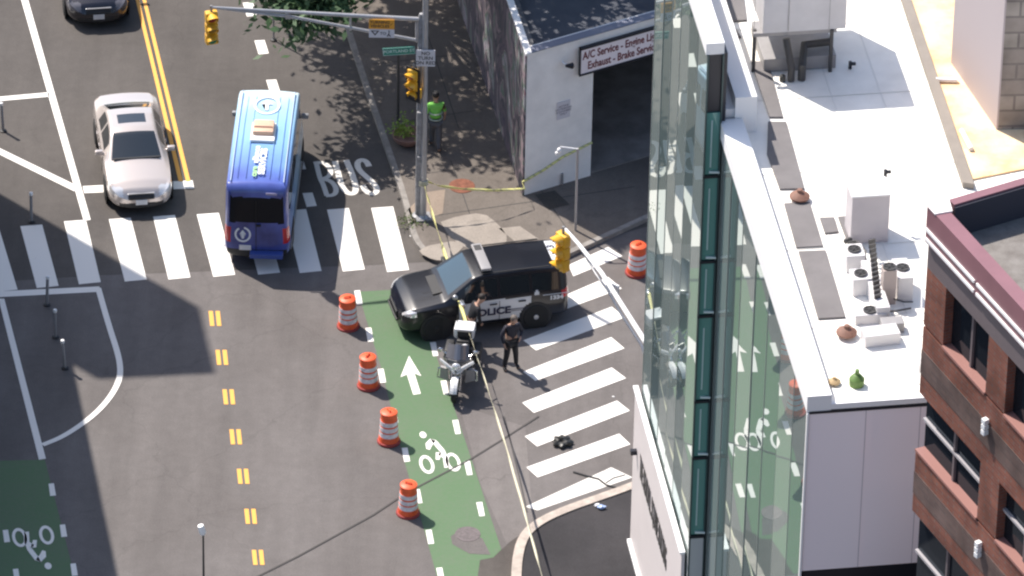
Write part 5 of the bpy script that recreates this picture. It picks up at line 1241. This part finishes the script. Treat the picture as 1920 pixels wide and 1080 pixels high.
# tall lamp pole in front
pB = G(793, 409, KZ)
lpole = empty('lamp_pole', pB, 0, 'tall slim grey lamp pole at the sidewalk corner, tape tied round it', 'pole')
q = MB(); q.lathe([(.17, 0), (.17, .05), (.095, .12), (.085, 4), (.07, 9.5)], seg=14); q.build('pole', m_galv, lpole, smooth=True)
q = MB(); q.box((0, 0, .03), (.44, .44, .06), .2, .01); q.build('base_plate', m_galvd, lpole)
ntr = onplane(798, 109, pB+Vector((0, -.12, 0)), Vector((0, 1, 0)))
r3, M3 = signboard('turn_sign', ntr, .52, .52, m_sw, 'square white NO TURN ON RED sign on the lamp pole')
text('lettering', 'NO\nTURN\nON RED', .15, m_ink2, r3, M3 @ Matrix.Translation((0, 0, .012)), .001, .003)
q = MB(); q.box((-.02, -.13, 3.05), (.13, .1, .9), 0, .02); q.box((.0, -.11, 1.9), (.12, .1, .3), 0, .02); q.build('equipment_box', m_galvd, ma)
# mast arm B on the right, pole behind the glass corner
zB = 5.9
tB = G(1060, 430, zB); eB = G(1203, 640, zB-.1); dB = (eB-tB); dB.z = 0; LBm = dB.length; dB.normalize()
pBb = tB+dB*(LBm+.85); pBb.z = .1
print('pole B', pBb, 'facade rel', (pBb-SW).dot(fa), (pBb-SW).dot(fb), 'TN', TN)
mb = empty('signal_mast', pBb, 0, 'white mast arm reaching in from behind the glass building over the right crosswalk', 'signal pole')
def rb_(p): return Vector(p)-pBb
q = MB(); q.lathe([(.16, 0), (.16, .06), (.11, .1), (.09, zB+.2), (.01, zB+.3)], seg=14); q.build('pole', m_galv, mb, smooth=True)
jn = G(1128, 512, zB); q = MB(); q.tube([rb_(tB), rb_(G(1085, 458, zB)), rb_(jn), rb_(tB+dB*(LBm+.85))], .045, 10, .07); q.build('mast_arm', m_cope, mb, smooth=True)
q = MB(); q.tube([rb_(G(1085, 458, zB)), rb_(G(1118, 515, zB-.25)), rb_(G(1140, 545, zB-.45)), rb_(G(1162, 585, zB-.6)), rb_(G(1203, 648, zB-.8)), rb_(tB+dB*(LBm+.85))-Vector((0, 0, .9))], .032, 8); q.build('lower_arm', m_galv, mb, smooth=True)
tg = G(1140, 537, zB-.1); 
r4 = empty('arm_sign', tg, 0, 'blank pale back of a sign fixed to the right mast arm', 'sign'); q = MB(); q.box((.12, -.05, 0), (.42, .05, .30), dB.angle(Vector((1, 0, 0)))*-1+.5, .01); q.build('board', m_cope, r4)
s3 = signal(G(1056, 437, zB+.05), R(-140), 'big yellow signal hanging over the rear of the police SUV, seen from its back', sc=1.12)
q = MB(); q.tube([rb_(tB+Vector((.02, 0, 0))), rb_(tB+Vector((-.10, -.05, -.12)))], .03, 6); q.build('bracket', mat('rust bracket', (.25, .10, .06), .7), mb)
# slim camera pole by the garage
pc_ = G(1079, 432, KZ); 
cp = empty('camera_pole', pc_, 0, 'slim white pole with short arm and small camera in front of the garage wall', 'pole')
q = MB(); q.tube([(0, 0, 0), (0, 0, 2.68)], .035, 8); q.build('pole', m_galv, cp, smooth=True)
q = MB(); q.tube([(0, 0, 2.66), (-.48, 0, 2.72)], .022, 7); q.build('arm', m_cope, cp, smooth=True)
q = MB(); q.ell((-.50, 0, 2.60), (.07, .07, .09), 10); q.box((-.56, -.02, 2.52), (.09, .08, .09), .4, .01); q.build('camera', m_cope, cp, smooth=True)
# lamp, bottom left
pz = 6.0; pl2 = G(381, 1000, pz); pb2 = Vector((pl2.x, pl2.y, 0))
lmp = empty('street_lamp', pb2, 0, 'slim dark street lamp with small white head at the bottom edge', 'street lamp')
q = MB(); q.lathe([(.10, 0), (.10, .1), (.05, .15), (.022, pz)], seg=10); q.build('pole', mat('dark pole', (.06, .055, .05), .6), lmp, smooth=True)
q = MB(); q.lathe([(.07, 0), (.085, .05), (.075, .26), (.01, .28)], (0, 0, pz-.02), seg=14, M4=Matrix.Rotation(R(-14), 4, 'Y')); q.build('lamp_head', m_cope, lmp, smooth=True)
# dark sign post and planter on the sidewalk
dp = empty('sign_post', G(746, 236, KZ), 0, 'thin dark sign post standing behind the planter', 'post'); q = MB(); q.tube([(0, 0, 0), (0, 0, 2.35)], .035, 7); q.build('post', m_duct, dp); q = MB(); q.box((0, -.03, 2.25), (.06, .02, .3), 0, .004); q.build('sign_plate', m_duct, dp)
dp2 = empty('sign_post', G(513, 76), 0, 'thin grey post standing in the road behind the van', 'post'); q = MB(); q.tube([(0, 0, 0), (0, 0, 1.6)], .028, 7); q.build('post', m_boll, dp2); q = MB(); q.lathe([(.09, 0), (.09, .04), (.03, .06)], seg=12); q.build('base', m_blackp, dp2)
pp = G(764, 268, KZ)
pt = empty('planter', pp, 0, 'low terracotta planter beside the signal pole', 'planter')
q = MB(); q.lathe([(.22, 0), (.40, .16), (.44, .30), (.40, .30), (.36, .22), (.01, .21)], seg=24); q.build('pot', mat('terracotta', (.26, .15, .12), .8, var=.15), pt, smooth=True)
def leafclump(name, c, rad, n_, leaf, m, parent=None, seed=1):
    r = np.random.default_rng(seed); V = []; Fc = []
    for _ in range(n_):
        d = r.normal(size=3)*np.array(rad)*.5; d[2] = abs(d[2]); cc_ = np.array(c)+d; a = r.normal(size=3); a /= np.linalg.norm(a); b2 = np.cross(a, r.normal(size=3)); b2 /= np.linalg.norm(b2); i0 = len(V)
        V += [cc_-a*leaf, cc_+b2*leaf*.4, cc_+a*leaf, cc_-b2*leaf*.4]; Fc.append((i0, i0+1, i0+2, i0+3))
    me = bpy.data.meshes.new(name); me.from_pydata([tuple(v) for v in V], [], Fc); me.materials.append(m); o = bpy.data.objects.new(name, me); COL.objects.link(o); o.parent = parent; return o
m_lime = mat('lime leaves', (.22, .32, .05), .6, var=.4, scale=6)
tag(leafclump('shrub', (pp.x-.12, pp.y+.02, pp.z+.25), (.34, .3, .5), 260, .055, m_lime, None, 3), 'small yellow-green shrub growing in the terracotta planter', 'plant')
cw = G(772, 417, KZ); tag(leafclump('weed', (cw.x, cw.y, KZ), (.5, .35, .12), 240, .04, mat('weed leaves', (.10, .14, .04), .7, var=.4, scale=8), None, 4), 'low weeds at the foot of the lamp pole', 'weeds')
# caution tape
m_tape = bpy.data.materials.new('caution tape'); m_tape.use_nodes = True
n = m_tape.node_tree; b_ = n.nodes['Principled BSDF']; b_.inputs['Roughness'].default_value = .35
tc = n.nodes.new('ShaderNodeTexCoord'); wv = n.nodes.new('ShaderNodeTexWave'); wv.bands_direction = 'Y'; wv.inputs['Scale'].default_value = 3.2; wv.inputs['Distortion'].default_value = 3; n.links.new(tc.outputs['Object'], wv.inputs[0])
rp = n.nodes.new('ShaderNodeValToRGB'); rp.color_ramp.elements[0].position = .05; rp.color_ramp.elements[0].color = (.45, .42, .22, 1); rp.color_ramp.elements[1].position = .35; rp.color_ramp.elements[1].color = (.74, .70, .26, 1)
n.links.new(wv.outputs[0], rp.inputs[0]); n.links.new(rp.outputs[0], b_.inputs['Base Color'])
def tape(name, pts, wd, m, label, twist=0.0):
    q = MB(); P = [Vector(p) for p in pts]; pr = None
    for i, p in enumerate(P):
        t = (P[min(i+1, len(P)-1)]-P[max(i-1, 0)]).normalized(); s = t.cross(Vector((0, 0, 1))).normalized(); a = twist*i+.9+.5*math.sin(i*.7)
        d = (s*math.cos(a)+Vector((0, 0, 1))*math.sin(a))*wd/2; cu = (q.bm.verts.new(p-d), q.bm.verts.new(p+d))
        if pr: q.bm.faces.new((pr[0], pr[1], cu[1], cu[0]))
        pr = cu
    o = q.build(name, m, smooth=True, recalc=False); sd_ = o.modifiers.new('t', 'SOLIDIFY'); sd_.thickness = .004; return tag(o, label, 'caution tape' if label else None)
def lerp_path(keys, n_=14):
    out = []
    for (a, b2) in zip(keys[:-1], keys[1:]):
        A0 = G(*a); B0 = G(*b2)
        for k_ in range(n_): out.append(A0.lerp(B0, k_/n_))
    out.append(G(*keys[-1])); return out
m_tape2 = mat('pale tape', (.62, .58, .42), .4)
tape_a = tape('caution_tape', lerp_path([(793, 338, 1.30), (812, 405, 1.22), (846, 515, 1.15), (880, 625, 1.12)], 12), .095, m_tape, 'long caution tape running from the lamp pole down past the motorcycle', .06)
tail = tape('tape_tail', lerp_path([(880, 625, 1.12), (910, 715, 1.12), (948, 835, 1.14), (985, 965, 1.18), (1017, 1082, 1.22), (1050, 1200, 1.25)], 12), .062, m_tape2, None, .06)
tail.parent = tape_a
tape('caution_tape', lerp_path([(796, 338, 1.30), (822, 348, 1.15), (866, 354, 1.02), (925, 357, .85), (984, 354, .65)], 8)+[A3(-.09, -.06, .62), A3(.6, -.03, .8), A3(1.2, -.03, 1.05), A3(wa+.02, -.04, 1.25)], .07, m_tape, 'caution tape strung from the lamp pole to the garage corner', .05)
q = MB(); 
for k_ in range(3): q.torus((pB.x, pB.y, KZ+1.12+k_*.06), .115, .022, 'Z', 18, 6)
tag(q.build('tape_knot', m_tape2), 'loops of tape wound round the lamp pole', 'caution tape')
# litter, bag, cable
def blob(px, py, s, m, name, label, cat, seed, z=0, n_=3, flat_=.6):
    r = random.Random(seed); q = MB(); bmesh.ops.create_icosphere(q.bm, subdivisions=n_, radius=1)
    for v in q.bm.verts:
        f = 1+.35*math.sin(v.co.x*5+seed)*math.cos(v.co.y*6)+r.uniform(-.12, .12); v.co = Vector((v.co.x*s[0]*f, v.co.y*s[1]*f, max(-.0, v.co.z*s[2]*f+s[2]*.4)))
        v.co += G(px, py, z)
    o = q.build(name, m, smooth=False); return tag(o, label, cat)
blob(1055, 832, (.23, .22, .13), mat('black bag', (.02, .02, .018), .35), 'trash_bag', 'crumpled black plastic bag lying between crosswalk bars', 'bag', 2)
q = MB(); q.tube([G(1036, 828, .03), G(1043, 822, .08), G(1052, 826, .12), G(1062, 818, .16), G(1068, 824, .1)], .015, 5); tag(q.build('strap', m_blackp), 'thin strap trailing from the black plastic bag', 'strap')
blob(1128, 952, (.10, .08, .05), mat('blue litter', (.35, .45, .70), .5), 'litter', 'crumpled blue and white wrapper on the kerb', 'litter', 3, .13, 2)
blob(1120, 948, (.08, .07, .04), mat('white litter', (.7, .7, .72), .5), 'litter', 'white paper scrap beside the blue wrapper on the kerb', 'litter', 5, .13, 2)
q = MB(); q.tube([G(1075, 885, .02), G(1102, 893, .02), G(1122, 898, .02), G(1136, 909, .02), G(1160, 916, .02), G(1195, 925, .02)], .025, 6); q.tube([G(1136, 905, .02), G(1150, 896, .02), G(1172, 890, .02)], .012, 5); tag(q.build('cable', m_blackp, smooth=True), 'dark cable trailing over the last crosswalk bar', 'cable')
for (x, y, lab) in [(155, 388, 'tiny pale scrap on the road by the top crosswalk'), (770, 443, 'white scrap on the asphalt beside the last crosswalk bar'), (1150, 744, 'white scrap at the right end of a crosswalk bar')][1:]:
    blob(x, y, (.04, .03, .015), mat('scrap', (.7, .7, .68), .6), 'litter', lab, 'litter', x, .0, 1)
print('DONE objects', len(bpy.data.objects))
